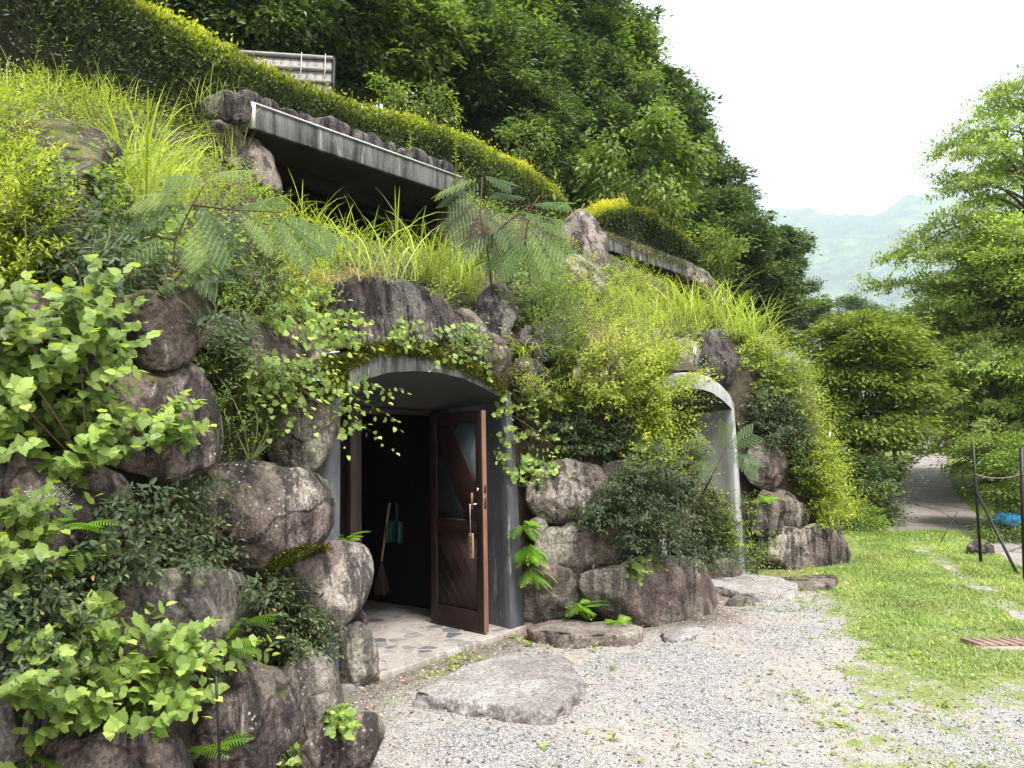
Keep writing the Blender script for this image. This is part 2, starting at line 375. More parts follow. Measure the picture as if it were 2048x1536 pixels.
for A in (A1, A2):
    kk = np.linspace(-.25, 2.4, 28); tt_ = np.linspace(.06, 1.05, 14); KK, TT = np.meshgrid(kk, tt_)
    ZZ_ = np.interp(KK, [-.25, .14, .5, 1.08, 1.85, 2.3, 2.4], [1.6, 2.10, 2.29, 2.385, 2.32, 2.19, 2.0])+np.interp(TT, [.06, .3, 1.05], [0, .22, .62])
    V = A-WD*KK[..., None]+ND*TT[..., None]; V[..., 2] = ZZ_; V[..., 2] += fbm(V*4, 3, 4)*.012; I = np.arange(KK.size).reshape(KK.shape)
    Qc = np.stack([I[:-1, :-1], I[1:, :-1], I[1:, 1:], I[:-1, 1:]], -1).reshape(-1, 4); o = meshobj('mound_earth', V.reshape(-1, 3), Qc, SOIL, smooth=True, origin=(0, 0, 0)); tag(o, kind='structure'); collide(V.reshape(-1, 3), Qc)
# ------------------------------------------------------------------ boulders traced from the wall
def rockgeo(poly, D=None, th=1.0, seed=0, e1=.34, e2=.40, nt=56, nr=34, fac=14, amp=1.0, lift=0):
    rs = np.random.RandomState(seed+100)
    P = np.array(poly, float); c = (P.max(0)+P.min(0))/2; P = c+(P-c)*1.065
    a = np.arctan2(P[:, 1]-c[1], P[:, 0]-c[0]); r = np.hypot(P[:, 0]-c[0], P[:, 1]-c[1]); o = np.argsort(a); a = a[o]; r = r[o]
    th_ = np.linspace(-math.pi, math.pi, nt, endpoint=False)
    Rr = np.interp(th_, np.r_[a-2*math.pi, a, a+2*math.pi], np.r_[r, r, r])
    Rr = (np.roll(Rr, 1)+2*Rr+np.roll(Rr, -1))/4
    pts = np.vstack([c+(P-c)*.75, c[None]])
    if D is None:
        ds = [(p, smound(p[0], p[1])) for p in pts]; ds = [(p, d) for p, d in ds if d is not None]
        med = np.median([d for _, d in ds]); w = max(1e-3, (P[:, 0].max()-P[:, 0].min())/FPX*med)
        lim = .8*min(w, (P[:, 1].max()-P[:, 1].min())/FPX*med)+.12
        Aq = np.array([[1, p[0]-c[0], p[1]-c[1]] for p, _ in ds]); bq = np.array([np.clip(d, med-lim, med+lim) for _, d in ds])
        co, *_ = np.linalg.lstsq(Aq, bq, rcond=None)
        span = P.max(0)-P.min(0)
        gx_ = np.clip(co[1], -.75*w/span[0], .75*w/span[0]); gy_ = np.clip(co[2], -.7*lim/span[1]*2, .7*lim/span[1]*2); D0 = np.median(bq)
    else: D0, gx_, gy_ = D if isinstance(D, tuple) else (D, 0, 0)
    size = math.sqrt(np.prod(P.max(0)-P.min(0)))/FPX*D0
    hb = .34*size*th
    ph = np.linspace(0, math.pi, nr)
    rho = np.sin(ph).clip(0, 1)**e1; wv = -np.sign(np.cos(ph))*np.abs(np.cos(ph))**e2
    px = c[0]+np.outer(rho, Rr*np.cos(th_)); py = c[1]+np.outer(rho, Rr*np.sin(th_))
    dep = D0-lift+gx_*(px-c[0])+gy_*(py-c[1])+(wv*hb)[:, None]*np.where(wv[:, None] > 0, 1.3, 1)+hb*.25
    V = CAM+ray(px, py)*dep[..., None]; V = V.reshape(-1, 3)
    ctr = V.mean(0); L = (V-ctr)
    for _ in range(fac):                                  # broken facets
        n = unit(rs.normal(size=3)*.8+np.array([.3, -1.5, .15])); s = L@n; d = s.max()*rs.uniform(.72, .95); m = s > d
        L[m] -= np.outer((s[m]-d)*.92, n)
    off = rs.uniform(0, 50, 3)
    rad = unit(L); q = L/size
    dsp = fbm(q*2.2+off, 3, seed)*.030+np.abs(fbm(q*5+off, 4, seed+9))*-.040+fbm(q*18+off, 3, seed+5)*.008
    L = L+rad*(dsp*size*amp)[:, None]
    V = ctr+L
    F = [(i*nt+j, i*nt+(j+1) % nt, (i+1)*nt+(j+1) % nt, (i+1)*nt+j) for i in range(nr-1) for j in range(nt)]
    return V, F
def rock(poly, label, k='p', name='boulder', group='boulders of the retaining wall', cat='boulder', **kw):
    global NR; NR += 1
    V, F = rockgeo(poly, seed=NR, **kw); collide(V, F)
    o = meshobj(name, V, np.array(F), ROCK[k], smooth=True, origin=V.mean(0)); tag(o, label, cat, group); return o
NR = 0
RT = [
 ([(-40,275),(25,255),(80,248),(155,253),(215,272),(238,300),(228,345),(180,355),(100,330),(20,320)], 'brown boulder spotted with pale lichen at top left under the herb covered ledge', 'b'),
 ([(425,240),(468,226),(500,240),(522,290),(545,335),(562,385),(525,400),(480,365),(445,310)], 'steep purple boulder leaning against the left end of the large roof slab', 'p'),
 ([(-20,408),(50,402),(88,428),(70,462),(10,462)], 'small brown stone half buried in leaves at far left below the spotted boulder', 'b'),
 ([(385,500),(450,486),(520,495),(548,530),(550,590),(500,612),(430,612),(390,575)], 'grey boulder behind the feathery silk tree stems on the left slope', 'g'),
 ([(540,525),(575,504),(605,528),(625,575),(618,615),(575,622),(545,590)], 'blue grey rounded boulder just left of the big dark lintel boulder', 'g'),
 ([(-60,640),(20,612),(110,590),(195,600),(222,650),(212,725),(100,760),(-60,760)], 'brown boulder behind the heart leaved plant at the left edge, under silk tree fronds', 'b'),
 ([(215,612),(270,588),(350,598),(388,640),(378,715),(305,738),(222,722)], 'dark mossy brown boulder shaded by silk tree fronds at centre left', 'b'),
 ([(385,690),(460,658),(560,652),(636,664),(632,742),(560,765),(450,762),(395,745)], 'dark grey green boulder under the trailing lime vine left of the doorway arch', 'g'),
 ([(170,745),(300,728),(398,738),(428,790),(438,870),(425,928),(365,950),(280,945),(205,905),(175,820)], 'large squarish purple boulder with pale spots at middle left', 'p'),
 ([(530,835),(580,806),(642,814),(670,856),(657,902),(625,937),(600,944),(552,926),(533,882)], 'blocky grey boulder with overhanging brown cap beside the top of the left door jamb', 'g'),
 ([(335,990),(378,946),(470,930),(560,933),(622,943),(652,975),(664,1012),(656,1062),(620,1097),(560,1120),(480,1136),(405,1118),(355,1062)], 'big wide purple boulder speckled white, left of the open doorway at chest height', 'p'),
 ([(-80,935),(80,918),(200,932),(248,960),(254,1040),(205,1090),(100,1125),(-80,1130)], 'purple boulder with a round cream lichen patch at the left edge', 'p'),
 ([(528,1135),(588,1100),(660,1092),(730,1097),(740,1130),(730,1180),(702,1232),(650,1268),(600,1256),(558,1220),(535,1180)], 'rough overhanging boulder with green moss on top, jutting beside the doorway', 'p'),
 ([(95,1215),(200,1163),(300,1152),(400,1143),(475,1148),(498,1180),(482,1228),(442,1262),(420,1315),(335,1340),(230,1340),(120,1310)], 'two toned brown and grey broken boulder above the lime heart leaved plant', 'g'),
 ([(636,1290),(688,1252),(722,1248),(742,1280),(750,1330),(754,1376),(722,1392),(678,1376),(652,1332)], 'smooth pale grey boulder standing on the ground left of the stone threshold', 'h'),
 ([(365,1420),(430,1345),(480,1326),(522,1338),(562,1350),(592,1382),(604,1450),(606,1540),(585,1640),(385,1640),(358,1510)], 'tall streaked boulder at the bottom behind the thin black iron rod', 'p'),
 ([(555,1335),(610,1288),(642,1308),(677,1370),(683,1412),(662,1455),(612,1496),(572,1478)], 'upright boulder streaked black and white, wedged behind the rod boulder', 'h'),
 ([(600,1515),(680,1452),(745,1427),(768,1450),(768,1492),(748,1536),(705,1580),(600,1590)], 'low purple boulder lying on the gravel at the bottom edge', 'p', 3.75),
 ([(40,1500),(120,1450),(250,1438),(345,1468),(378,1540),(360,1660),(60,1660)], 'dark purple boulder with round pale lichens at the bottom left corner', 'p'),
 ([(-80,1180),(20,1150),(110,1180),(120,1260),(60,1330),(-80,1340)], 'shaded boulder at the left edge below the cream lichen boulder', 'd'),
 ([(-80,1380),(20,1350),(90,1400),(70,1480),(-80,1500)], 'shaded boulder at the left edge behind the lowest heart leaves', 'd'),
 ([(690,1235),(710,1210),(728,1225),(730,1255),(705,1262)], 'small dark stone wedged under the overhanging boulder by the threshold', 'd'),
 ([(640,590),(700,563),(760,560),(830,573),(872,590),(902,620),(908,652),(892,690),(850,702),(760,692),(700,702),(652,694),(636,640)], 'huge dark lintel boulder with pale water streaks above the doorway arch', 'd', (5.80, .0040, -.0012)),
 ([(905,622),(935,618),(962,640),(977,665),(1007,685),(1020,712),(1013,742),(985,737),(950,705),(918,672)], 'slanting purple grey boulder resting on the right shoulder of the doorway arch', 'g', (6.55, .0040, -.001)),
 ([(960,590),(985,573),(1010,578),(1022,610),(1020,660),(1016,695),(983,672),(962,640)], 'upright dark stone with white flecks right of the lintel boulder', 'd'),
 ([(1022,678),(1058,656),(1110,654),(1142,675),(1138,702),(1092,722),(1048,704)], 'flat topped black and white mottled stone right of the arch top', 'd'),
 ([(1030,728),(1060,710),(1087,733),(1098,780),(1055,795),(1032,762)], 'purple stone under drooping grass right of the arch', 'p'),
 ([(1112,530),(1140,511),(1178,524),(1208,560),(1208,595),(1150,590),(1118,565)], 'grey purple boulder below the small silk tree on the upper slope', 'p'),
 ([(1124,440),(1145,416),(1177,428),(1198,460),(1212,510),(1218,562),(1192,575),(1152,510),(1128,480)], 'tall purple slab of rock at the left end of the small far roof slab', 'p'),
 ([(1172,705),(1215,692),(1245,735),(1236,795),(1185,805)], 'dark purple stone buried in yellow weeds between the two arches', 'p'),
 ([(1258,655),(1282,634),(1312,652),(1314,690),(1270,690)], 'small grey stone among weeds left of the pale capped stone', 'g'),
 ([(1308,700),(1350,684),(1392,688),(1398,705),(1372,742),(1335,750),(1318,728)], 'stone with a pale lichen cap above the second arch', 'g'),
 ([(1392,665),(1430,653),(1458,690),(1472,740),(1463,770),(1402,760),(1393,710)], 'dark earthy rock with a hollow face over the second arch', 'd'),
 ([(1374,545),(1400,526),(1418,545),(1416,605),(1384,600)], 'narrow brown stone at the right end of the small far roof slab', 'p'),
 ([(1052,1000),(1073,950),(1110,923),(1162,923),(1202,938),(1234,960),(1240,1000),(1218,1032),(1150,1037),(1078,1034)], 'purple boulder with orange stain beside the right jamb, third from the ground', 'p'),
 ([(1195,945),(1260,925),(1320,940),(1335,1000),(1300,1045),(1225,1035)], 'boulder mostly hidden behind the dark shrub between the arches', 'd'),
 ([(1058,1045),(1075,1034),(1094,1045),(1092,1070),(1070,1080),(1058,1065)], 'small pale stone wedged between boulders beside the hanging fern', 'h'),
 ([(1066,1110),(1088,1063),(1125,1049),(1180,1048),(1262,1056),(1270,1110),(1200,1128),(1110,1132),(1070,1128)], 'half pale half dark boulder under the dark shrub, above the square boulder', 'h'),
 ([(1046,1150),(1078,1131),(1150,1132),(1163,1170),(1158,1212),(1125,1243),(1070,1254),(1048,1243)], 'square pale grey boulder on the ground just right of the doorway jamb', 'h'),
 ([(1160,1165),(1178,1139),(1240,1137),(1290,1119),(1350,1116),(1412,1134),(1443,1170),(1443,1217),(1410,1243),(1320,1250),(1240,1243),(1188,1217)], 'largest long rounded boulder on the ground between the two arches', 'h'),
 ([(1425,1130),(1470,1120),(1480,1160),(1463,1205),(1438,1212)], 'shaded grey boulder end behind the long rounded boulder', 'g'),
 ([(1494,1010),(1520,983),(1552,978),(1592,1003),(1614,1035),(1612,1057),(1570,1073),(1508,1063)], 'brown wedge shaped boulder upper of the pair right of the second arch', 'p'),
 ([(1512,1090),(1530,1073),(1600,1063),(1650,1053),(1682,1078),(1694,1110),(1688,1137),(1640,1148),(1570,1148),(1522,1122)], 'brown and grey boulder on the ground right of the second arch, lower of the pair', 'p'),
 ([(1498,900),(1530,878),(1566,895),(1568,950),(1530,978),(1500,960)], 'grey boulder in shade beside the second arch jamb', 'g'),
 ([(1658,1090),(1680,1075),(1697,1100),(1697,1140),(1670,1148)], 'dark narrow stone at the far right end of the boulder wall', 'd'),
]
for p, l, k, *d_ in RT: rock(p, l, k, **(dict(D=d_[0], th=.75) if d_ else {}))
rock([(1284,1262),(1294,1250),(1310,1255),(1313,1275),(1302,1285),(1288,1282)], 'small tan stone on the ground below the long rounded boulder', 'l', name='stone', cat='stone', group=None, D=7.0)
rock([(1448,1218),(1465,1195),(1500,1197),(1507,1237),(1490,1247),(1455,1242)], 'small grey triangular boulder at the foot of the long boulder right end', 'g', name='stone', cat='stone', group=None, D=7.55)
rock([(1938,1090),(1958,1079),(1982,1088),(1994,1125),(1975,1132),(1940,1125)], 'brown boulder at the grass edge behind the thin black post', 'p', name='boulder', cat='boulder', group=None, D=10.6)
# low slabs lying on the ground
def slab(poly, z1, label, k='l', name='stepping_stone', cat='stone slab', base=None, flare=.03, seed=0, rr=.022):
    P = np.array([gp(x, y, z1) for x, y in poly])[:, :2]; c = P.mean(0)
    a = np.arctan2(P[:, 1]-c[1], P[:, 0]-c[0]); r = np.hypot(*(P-c).T); o = np.argsort(a); a = a[o]; r = r[o]
    n = 120; th = np.linspace(-math.pi, math.pi, n, endpoint=False); Rr = np.interp(th, np.r_[a-2*math.pi, a, a+2*math.pi], np.r_[r, r, r])
    Rr = (np.roll(Rr, 1)+2*Rr+np.roll(Rr, -1))/4; Rr = Rr*(1+.03*vn(np.stack([np.cos(th)*6, np.sin(th)*6, th*0+seed], -1), seed))
    rings = [(f, 0) for f in np.linspace(.02, .96, 22)]+[(.985, .004), (1.0, .02)]+[(1+flare*q, .02+q*(z1+.03)) for q in np.linspace(.2, 1, 7)]
    V = []
    for f, dz in rings:
        x = c[0]+Rr*f*np.cos(th); y = c[1]+Rr*f*np.sin(th); V.append(np.stack([x, y, np.full(n, z1-dz)], -1))
    V = np.concatenate(V); q = V*1.0
    e = np.repeat([dz > 0 for _, dz in rings], n)
    V[:, 2] += fbm(q*3+seed, 4, seed)*.010+fbm(q*14, 3, seed)*.003
    rad = unit(np.c_[V[:, :2]-c, np.zeros(len(V))]); V += rad*(e*(fbm(q*9+seed, 4, seed+3)*rr))[:, None]
    F = [(i*n+j, i*n+(j+1) % n, (i+1)*n+(j+1) % n, (i+1)*n+j) for i in range(len(rings)-1) for j in range(n)]
    F = [f[::-1] for f in F]
    collide(V, F); F = [np.array(F), np.array([list(range(n))])]
    o = meshobj(name, V, F, ROCK[k], smooth=True, origin=(c[0], c[1], 0)); tag(o, label, cat); return o
slab([(822,1385),(868,1368),(905,1345),(950,1322),(1040,1308),(1125,1303),(1138,1330),(1133,1385),(1105,1415),(1040,1418),(975,1402),(900,1388),(860,1392)], .085, 'large flat irregular stepping stone lying on gravel in front of the doorway', 'l', seed=3, rr=.05, flare=.04)
slab([(1465,1178),(1478,1146),(1520,1148),(1572,1160),(1590,1172),(1560,1182),(1500,1186)], .10, 'pale flat slab at the foot of the second arch', 'l', seed=5)
slab([(1056,1256),(1068,1247),(1180,1244),(1278,1250),(1284,1258),(1200,1266),(1100,1264)], .10, 'long low brown slab at ground level below the square boulder', 'q', seed=7, name='stone_slab')
slab([(1325,1264),(1350,1252),(1395,1250),(1400,1260),(1370,1270),(1335,1272)], .05, 'short tan low slab right of the long brown one', 'l', seed=9, name='stone_slab')
slab([(1560,1165),(1600,1152),(1665,1150),(1668,1160),(1610,1170)], .06, 'low dark slab under the paired boulders right of second arch', 'p', seed=11, name='stone_slab')
# ------------------------------------------------------------------ arched doorways
FLOORM = None
def floor_material():
    m, t, o = mat('stone_mosaic_floor'); co = coords(t, (1, 1, .01), off=False)
    d = node(t, 'TexNoise', i_Scale=3.0); t.links.new(co, d.inputs[0]); w = mixc(t, .12, co, d.outputs[1])
    v = node(t, 'TexVoronoi', i_Scale=8.0, feature='DISTANCE_TO_EDGE'); t.links.new(w, v.inputs[0])
    v2 = node(t, 'TexVoronoi', i_Scale=8.0); t.links.new(w, v2.inputs[0])
    hs = node(t, 'SeparateColor'); t.links.new(v2.outputs['Color'], hs.inputs[0])
    st = ramp(t, hs.outputs[0], [(0, G(.07, .075, .085)), (.25, G(.12, .12, .125)), (.4, G(.20, .18, .16)), (1, G(.27, .245, .225))])
    edge = ramp(t, v.outputs[0], [(.05, 1), (.09, 0)])
    c = mixc(t, edge, st, (.27, .24, .22)); nn = noise(t, co, 30, 4, .7); c = mixc(t, .6, c, ramp(t, nn, [(.3, .65), (.7, 1.3)]), 'MULTIPLY')
    big = noise(t, co, 2.2, 3); c = mixc(t, ramp(t, big, [(.45, 0), (.62, .8)]), c, (.33, .30, .275))
    h = ramp(t, v.outputs[0], [(.03, 0), (.12, 1)])
    princ(t, o, c, .6, bump(t, nn, .3, .005, bump(t, h, .5, .012))); return m
FLOORM = floor_material()
KS = np.array([.20, .32, .55, .80, 1.08, 1.33, 1.60, 1.82, 1.965, 2.04]); ZI = np.array([1.97, 2.02, 2.09, 2.145, 2.17, 2.165, 2.135, 2.075, 2.02, 1.97])
KO = np.array([.14, .24, .50, .80, 1.08, 1.33, 1.62, 1.85, 2.08, 2.30]); ZO = np.array([2.03, 2.14, 2.24, 2.31, 2.335, 2.33, 2.30, 2.25, 2.19, 2.10])
def arch(A, label, cat, conc, conc_top, full=True):
    root = empty('arched_doorway', A, label, cat)
    P = lambda k, t, z: A-WD*k+ND*t+np.array([0, 0, z])
    # arch band: front, soffit, top, back
    kk = np.linspace(0, 1, 40); K = lambda a, b: np.interp(kk, np.linspace(0, 1, 10), a)
    ki, zi, ko, zo = K(KS, 0), K(ZI, 0), K(KO, 0), K(ZO, 0)
    m = MB(); n = len(kk)
    zi2 = np.full(n, 1.93); ki2 = np.interp(kk, [0, 1], [.2, 2.04])
    rows = [[P(a, 0, z) for a, z in zip(ki, zi)], [P(a, 0, z) for a, z in zip(ko, zo)], [P(a, .12, z+.02) for a, z in zip(ko, zo)], [P(a, .95, z+.03) for a, z in zip(ko, zo)]]
    V = np.array(rows).reshape(-1, 3); F = [(r*n+i, r*n+i+1, (r+1)*n+i+1, (r+1)*n+i) for r in range(3) for i in range(n-1)]
    m.add(V, F); o = m.build('arch', conc_top, root, bevel=.008); collide(V, F)
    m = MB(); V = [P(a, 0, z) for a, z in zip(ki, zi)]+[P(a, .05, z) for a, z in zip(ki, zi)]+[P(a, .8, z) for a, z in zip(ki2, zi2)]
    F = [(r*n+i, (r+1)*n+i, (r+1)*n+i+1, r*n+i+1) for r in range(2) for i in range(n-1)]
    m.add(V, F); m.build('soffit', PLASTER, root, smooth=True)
    # jambs: tapered piers with a hollow (cove) on the reveal
    for side in (0, 1):
        m = MB(); prof = []
        for z, ko_, ki_ in ((-.1, -.02, .185), (.6, .02, .19), (1.2, .06, .197), (1.7, .10, .2), (2.05, .14, .205)):
            pts = [(ko_, 0), (ki_-.015, 0), (ki_, .012), (ki_-.03, .10), (ki_-.055, .25), (ki_-.055, .5), (ki_-.02, .84), (-.06, .84)]
            if side: pts = [(2.24-a, b) for a, b in pts]
            prof.append([P(a, b, z) for a, b in pts])
        nn = len(prof[0]); V = np.array(prof).reshape(-1, 3)
        F = [(r*nn+i, r*nn+(i+1) % nn, (r+1)*nn+(i+1) % nn, (r+1)*nn+i) for r in range(len(prof)-1) for i in range(nn)]
        if side: F = [f[::-1] for f in F]
        m.add(V, F); m.build('jamb', conc, root); collide(V, F)
    # floor slab
    m = MB(); m.box(P(2.3, -.02, -.1), WD*2.42, ND*3.3, (0, 0, .15)); m.build('threshold_slab', FLOORM, root, bevel=.015)
    # side and back walls of the room behind
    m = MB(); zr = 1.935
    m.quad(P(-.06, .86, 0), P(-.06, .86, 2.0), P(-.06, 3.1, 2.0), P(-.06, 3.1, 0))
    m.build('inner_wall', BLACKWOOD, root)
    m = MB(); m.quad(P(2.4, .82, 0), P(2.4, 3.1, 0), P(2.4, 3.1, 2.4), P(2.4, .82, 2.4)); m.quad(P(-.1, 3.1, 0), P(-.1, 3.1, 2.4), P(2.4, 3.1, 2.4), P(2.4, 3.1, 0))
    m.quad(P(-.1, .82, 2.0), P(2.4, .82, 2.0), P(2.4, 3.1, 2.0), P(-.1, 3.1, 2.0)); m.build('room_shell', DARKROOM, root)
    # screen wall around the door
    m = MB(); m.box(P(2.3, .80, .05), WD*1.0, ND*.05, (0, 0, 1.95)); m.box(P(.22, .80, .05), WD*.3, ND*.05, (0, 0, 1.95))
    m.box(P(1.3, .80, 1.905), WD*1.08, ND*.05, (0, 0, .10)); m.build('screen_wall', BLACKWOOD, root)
    m = MB(); m.box(P(1.30, .74, .05), WD*.12, ND*.10, (0, 0, 1.86)); m.build('door_frame', WOODM, root, bevel=.006)
    m = MB(); m.box(P(1.18, .75, 1.88), WD*.95, ND*.09, (0, 0, .05)); m.build('door_head', WOOD, root, bevel=.004)
    if full:
        H0 = gp(862, 1244, .06); E0 = gp(970, 1268, .06); H0[2] = E0[2] = .065
        dx = unit(E0-H0); Wd = np.linalg.norm(E0-H0); Ht = 1.83
        dn = np.array([dx[1], -dx[0], 0])
        if np.dot(dn, CAM-H0) < 0: dn = -dn
        T = .045; Z = np.array([0, 0, 1.])
        D = lambda a, z, q=0: H0+dx*a+dn*(q-T)+Z*z
        def bar(mb, a0, z0, a1, z1, q0=0, q1=T): mb.box(D(a0, z0, q0), dx*(a1-a0), dn*(q1-q0), Z*(z1-z0))
        door = MB(); st = .085
        bar(door, 0, 0, st, Ht); bar(door, Wd-st, 0, Wd-.012, Ht); bar(door, st, 0, Wd-st, .16); bar(door, st, .78, Wd-st, .90); bar(door, st, Ht-.10, Wd-st, Ht)
        # diagonal brace across the glazing
        p0 = (st, Ht-.10); p1 = (Wd-st, .90); wv = np.array([p1[0]-p0[0], p1[1]-p0[1]]); wl = np.linalg.norm(wv); nv = np.array([wv[1], -wv[0]])/wl*.09
        q = [(st, 1.62), (st+.02, Ht-.10), (st+.19, Ht-.10), (Wd-st, 1.20), (Wd-st, .99), (Wd-st-.02, .90), (Wd-st-.13, .90)]
        V = [D(a, z, .004) for a, z in q]+[D(a, z, T-.006) for a, z in q]; nq = len(q)
        F = [tuple(range(nq))[::-1], tuple(range(nq, 2*nq))]+[(i, (i+1) % nq, nq+(i+1) % nq, nq+i) for i in range(nq)]
        door.add(V, F)
        # planked lower panel
        for i in range(9):
            pass
        dobj = door.build('door', WOOD, root, bevel=.003)
        m = MB(); bar(m, Wd-.012, 0, Wd, Ht, 0, T); m.build('door_edge', WOODL, dobj, bevel=.002)
        m = MB(); m.box(D(st+.001, .16, .012), dx*(Wd-2*st-.002), dn*.018, Z*.62); m.build('lower_panel', woodmat('door_panel_wood', (.018, .0088, .0075), (9, 9, 3)), dobj)
        m = MB()
        pw, ph_ = Wd-2*st, .60
        for i in range(9):
            zt = .12+i*.145; a0, z0_, a1, z1_ = 0, zt, pw, zt-pw*1.25
            if z0_ > ph_: a0 = (zt-ph_)/1.25; z0_ = ph_
            if z1_ < 0: a1 = zt/1.25; z1_ = 0
            if a1-a0 > .03: m.box(D(st+a0, .17+z0_, .0305), dx*(a1-a0)+Z*(z1_-z0_), dn*.0025, Z*.006)
        m.build('panel_bead', WOODL if False else WOOD, dobj)
        m = MB(); m.box(D(st, .90, .015), dx*(Wd-2*st), dn*.006, Z*(Ht-1.0)); m.build('frosted_pane', GLASS, dobj)
        # beads round the lower glass
        m = MB(); bar(m, st, .90, Wd-st-.13, .912, T-.012, T+.004); bar(m, st, .90, st+.010, 1.60, T-.012, T+.004); m.build('glazing_bead', WOOD, dobj)
        m = MB(); m.tube([D(Wd-.060, 1.05, T), D(Wd-.060, 1.05, T+.035), D(Wd-.10, 1.05, T+.04), D(Wd-.15, 1.05, T+.038)], .008, 8); m.build('lever_handle', STEEL, dobj, True)
        m = MB(); m.tube([D(Wd-.055, 1.17, T), D(Wd-.055, 1.17, T+.022)], .016, 10); m.build('lock_cylinder', STEEL, dobj, True)
        m = MB(); m.box(D(Wd+.0005, 1.14, .012), dx*.002, dn*.02, Z*.07); m.box(D(Wd+.0005, 1.01, .012), dx*.002, dn*.02, Z*.09); m.build('latch_plate', IRON, dobj)
        m = MB(); m.box(D(Wd-.13, 1.0, T+.0), dx*.012, dn*.02, Z*.14); m.build('pull_bar', WOODL, dobj)
        # hanging tag
        tg = D(Wd-.11, 1.05, T+.05); e = empty('door_tag', tg-Z*.45, 'small wooden tag with three black characters hanging on a string from the door handle', 'door tag')
        m = MB(); m.tube([tg, tg-Z*.24+dx*.008], .0022, 5); m.tube([tg+dx*.01, tg-Z*.12+dx*.006], .0015, 5); m.build('string', STRING, e)
        o0 = tg-Z*.445-dx*.012-dn*.006; tw, thh = .05, .205
        m = MB(); m.box(o0, dx*tw, dn*.012, Z*thh); m.build('tag_board', TAGW, e, bevel=.002)
        CH = [[((1,8),(9,8)),((5,10),(1,4)),((3,6),(3,0)),((5,5),(9,5)),((7,7),(7,1)),((4,1),(10,1))],
              [((5,10),(5,9)),((1,8.7),(9,8.7)),((1,8.7),(1,7.4)),((9,8.7),(9,7.4)),((2,7),(8,7)),((5,7),(3,5.2)),((3,5.2),(7.6,5.3)),((7,6.2),(8,4.6)),((2,2.9),(8,2.9)),((5,4.8),(5,.5)),((1,.5),(9,.5))],
              [((2,7.5),(8,7.5)),((2,7.5),(2,3.5)),((8,7.5),(8,3.5)),((2,3.5),(8,3.5)),((5,10),(5,0))]]
        m = MB(); u = .0036
        for ci, ch in enumerate(CH):
            ox, oz = .007, .205-.058-ci*.055
            for (x0, z0), (x1, z1) in ch:
                a = np.array([x0, z0])*u; b = np.array([x1, z1])*u; dd = (b-a)/np.linalg.norm(b-a); pn = np.array([-dd[1], dd[0]])*.0014
                Q4 = [a-pn, b-pn, b+pn, a+pn]; base = [o0+dx*(ox+q[0])+Z*(oz+q[1])+dn*.0125 for q in Q4]; topp = [x+dn*.0008 for x in base]
                m.add(base+topp, [(0, 1, 2, 3), (4, 5, 6, 7), (0, 1, 5, 4), (1, 2, 6, 5), (2, 3, 7, 6), (3, 0, 4, 7)])
        m.build('characters', INK, e)
    return root
WOODM = woodmat('frame_wood', (.035, .019, .014))
arch(A1, 'near arched concrete doorway with mossy top and open wooden door under the dark lintel boulder', 'doorway', CONC2, CONC)
arch(A2, 'far arched concrete doorway with pale grey jamb half hidden by yellow green shrubs', 'doorway', CONC3, CONC3, False)
# broom, dustpan and bucket inside the first doorway
b0 = at(779, 1006, 7.50); b1 = at(763, 1122, 7.42); r_ = empty('broom', b1, 'bamboo handled broom leaning against the dark inner wall', 'broom')
m = MB(); m.tube([b0, (b0+b1)/2, b1], .011, 8); m.build('handle', BAMBOO, r_, True)
m = MB(); c0 = b1; 
for i in range(60):
    a = random.uniform(0, 6.28); rr = random.uniform(0, .09); e_ = c0+np.array([math.cos(a)*rr, math.sin(a)*rr*.5, -.30+random.uniform(-.02, .02)]); m.tube([c0+(e_-c0)*.02, e_], .004, 4)
m.build('bristles', simple('bristle', (.05, .03, .02), .9), r_)
d0 = at(806, 1086, 7.36); U = np.array([0, 0, 1.]); r_ = empty('dustpan', d0, 'green plastic dustpan hanging beside the broom', 'dustpan')
dp = .17; wv = -WD*0+ND*.16; m = MB()
q = [d0, d0+ND*.17, d0+ND*.15+U*.20, d0+ND*.02+U*.20]; q2 = [p+unit(-WD)*.015+0*p for p in q]
m.add(q+q2, [(0, 1, 2, 3), (7, 6, 5, 4), (0, 1, 5, 4), (1, 2, 6, 5), (2, 3, 7, 6), (3, 0, 4, 7)]); m.box(d0-U*0, -WD*.06, ND*.008, U*.2); m.box(d0+ND*.16, -WD*.06, ND*.008, U*.18); m.build('pan', PLASTIC, r_)
m = MB(); m.tube([d0+ND*.08+U*.2, d0+ND*.08+U*.36], .012, 8); m.build('handle', PLASTIC, r_)
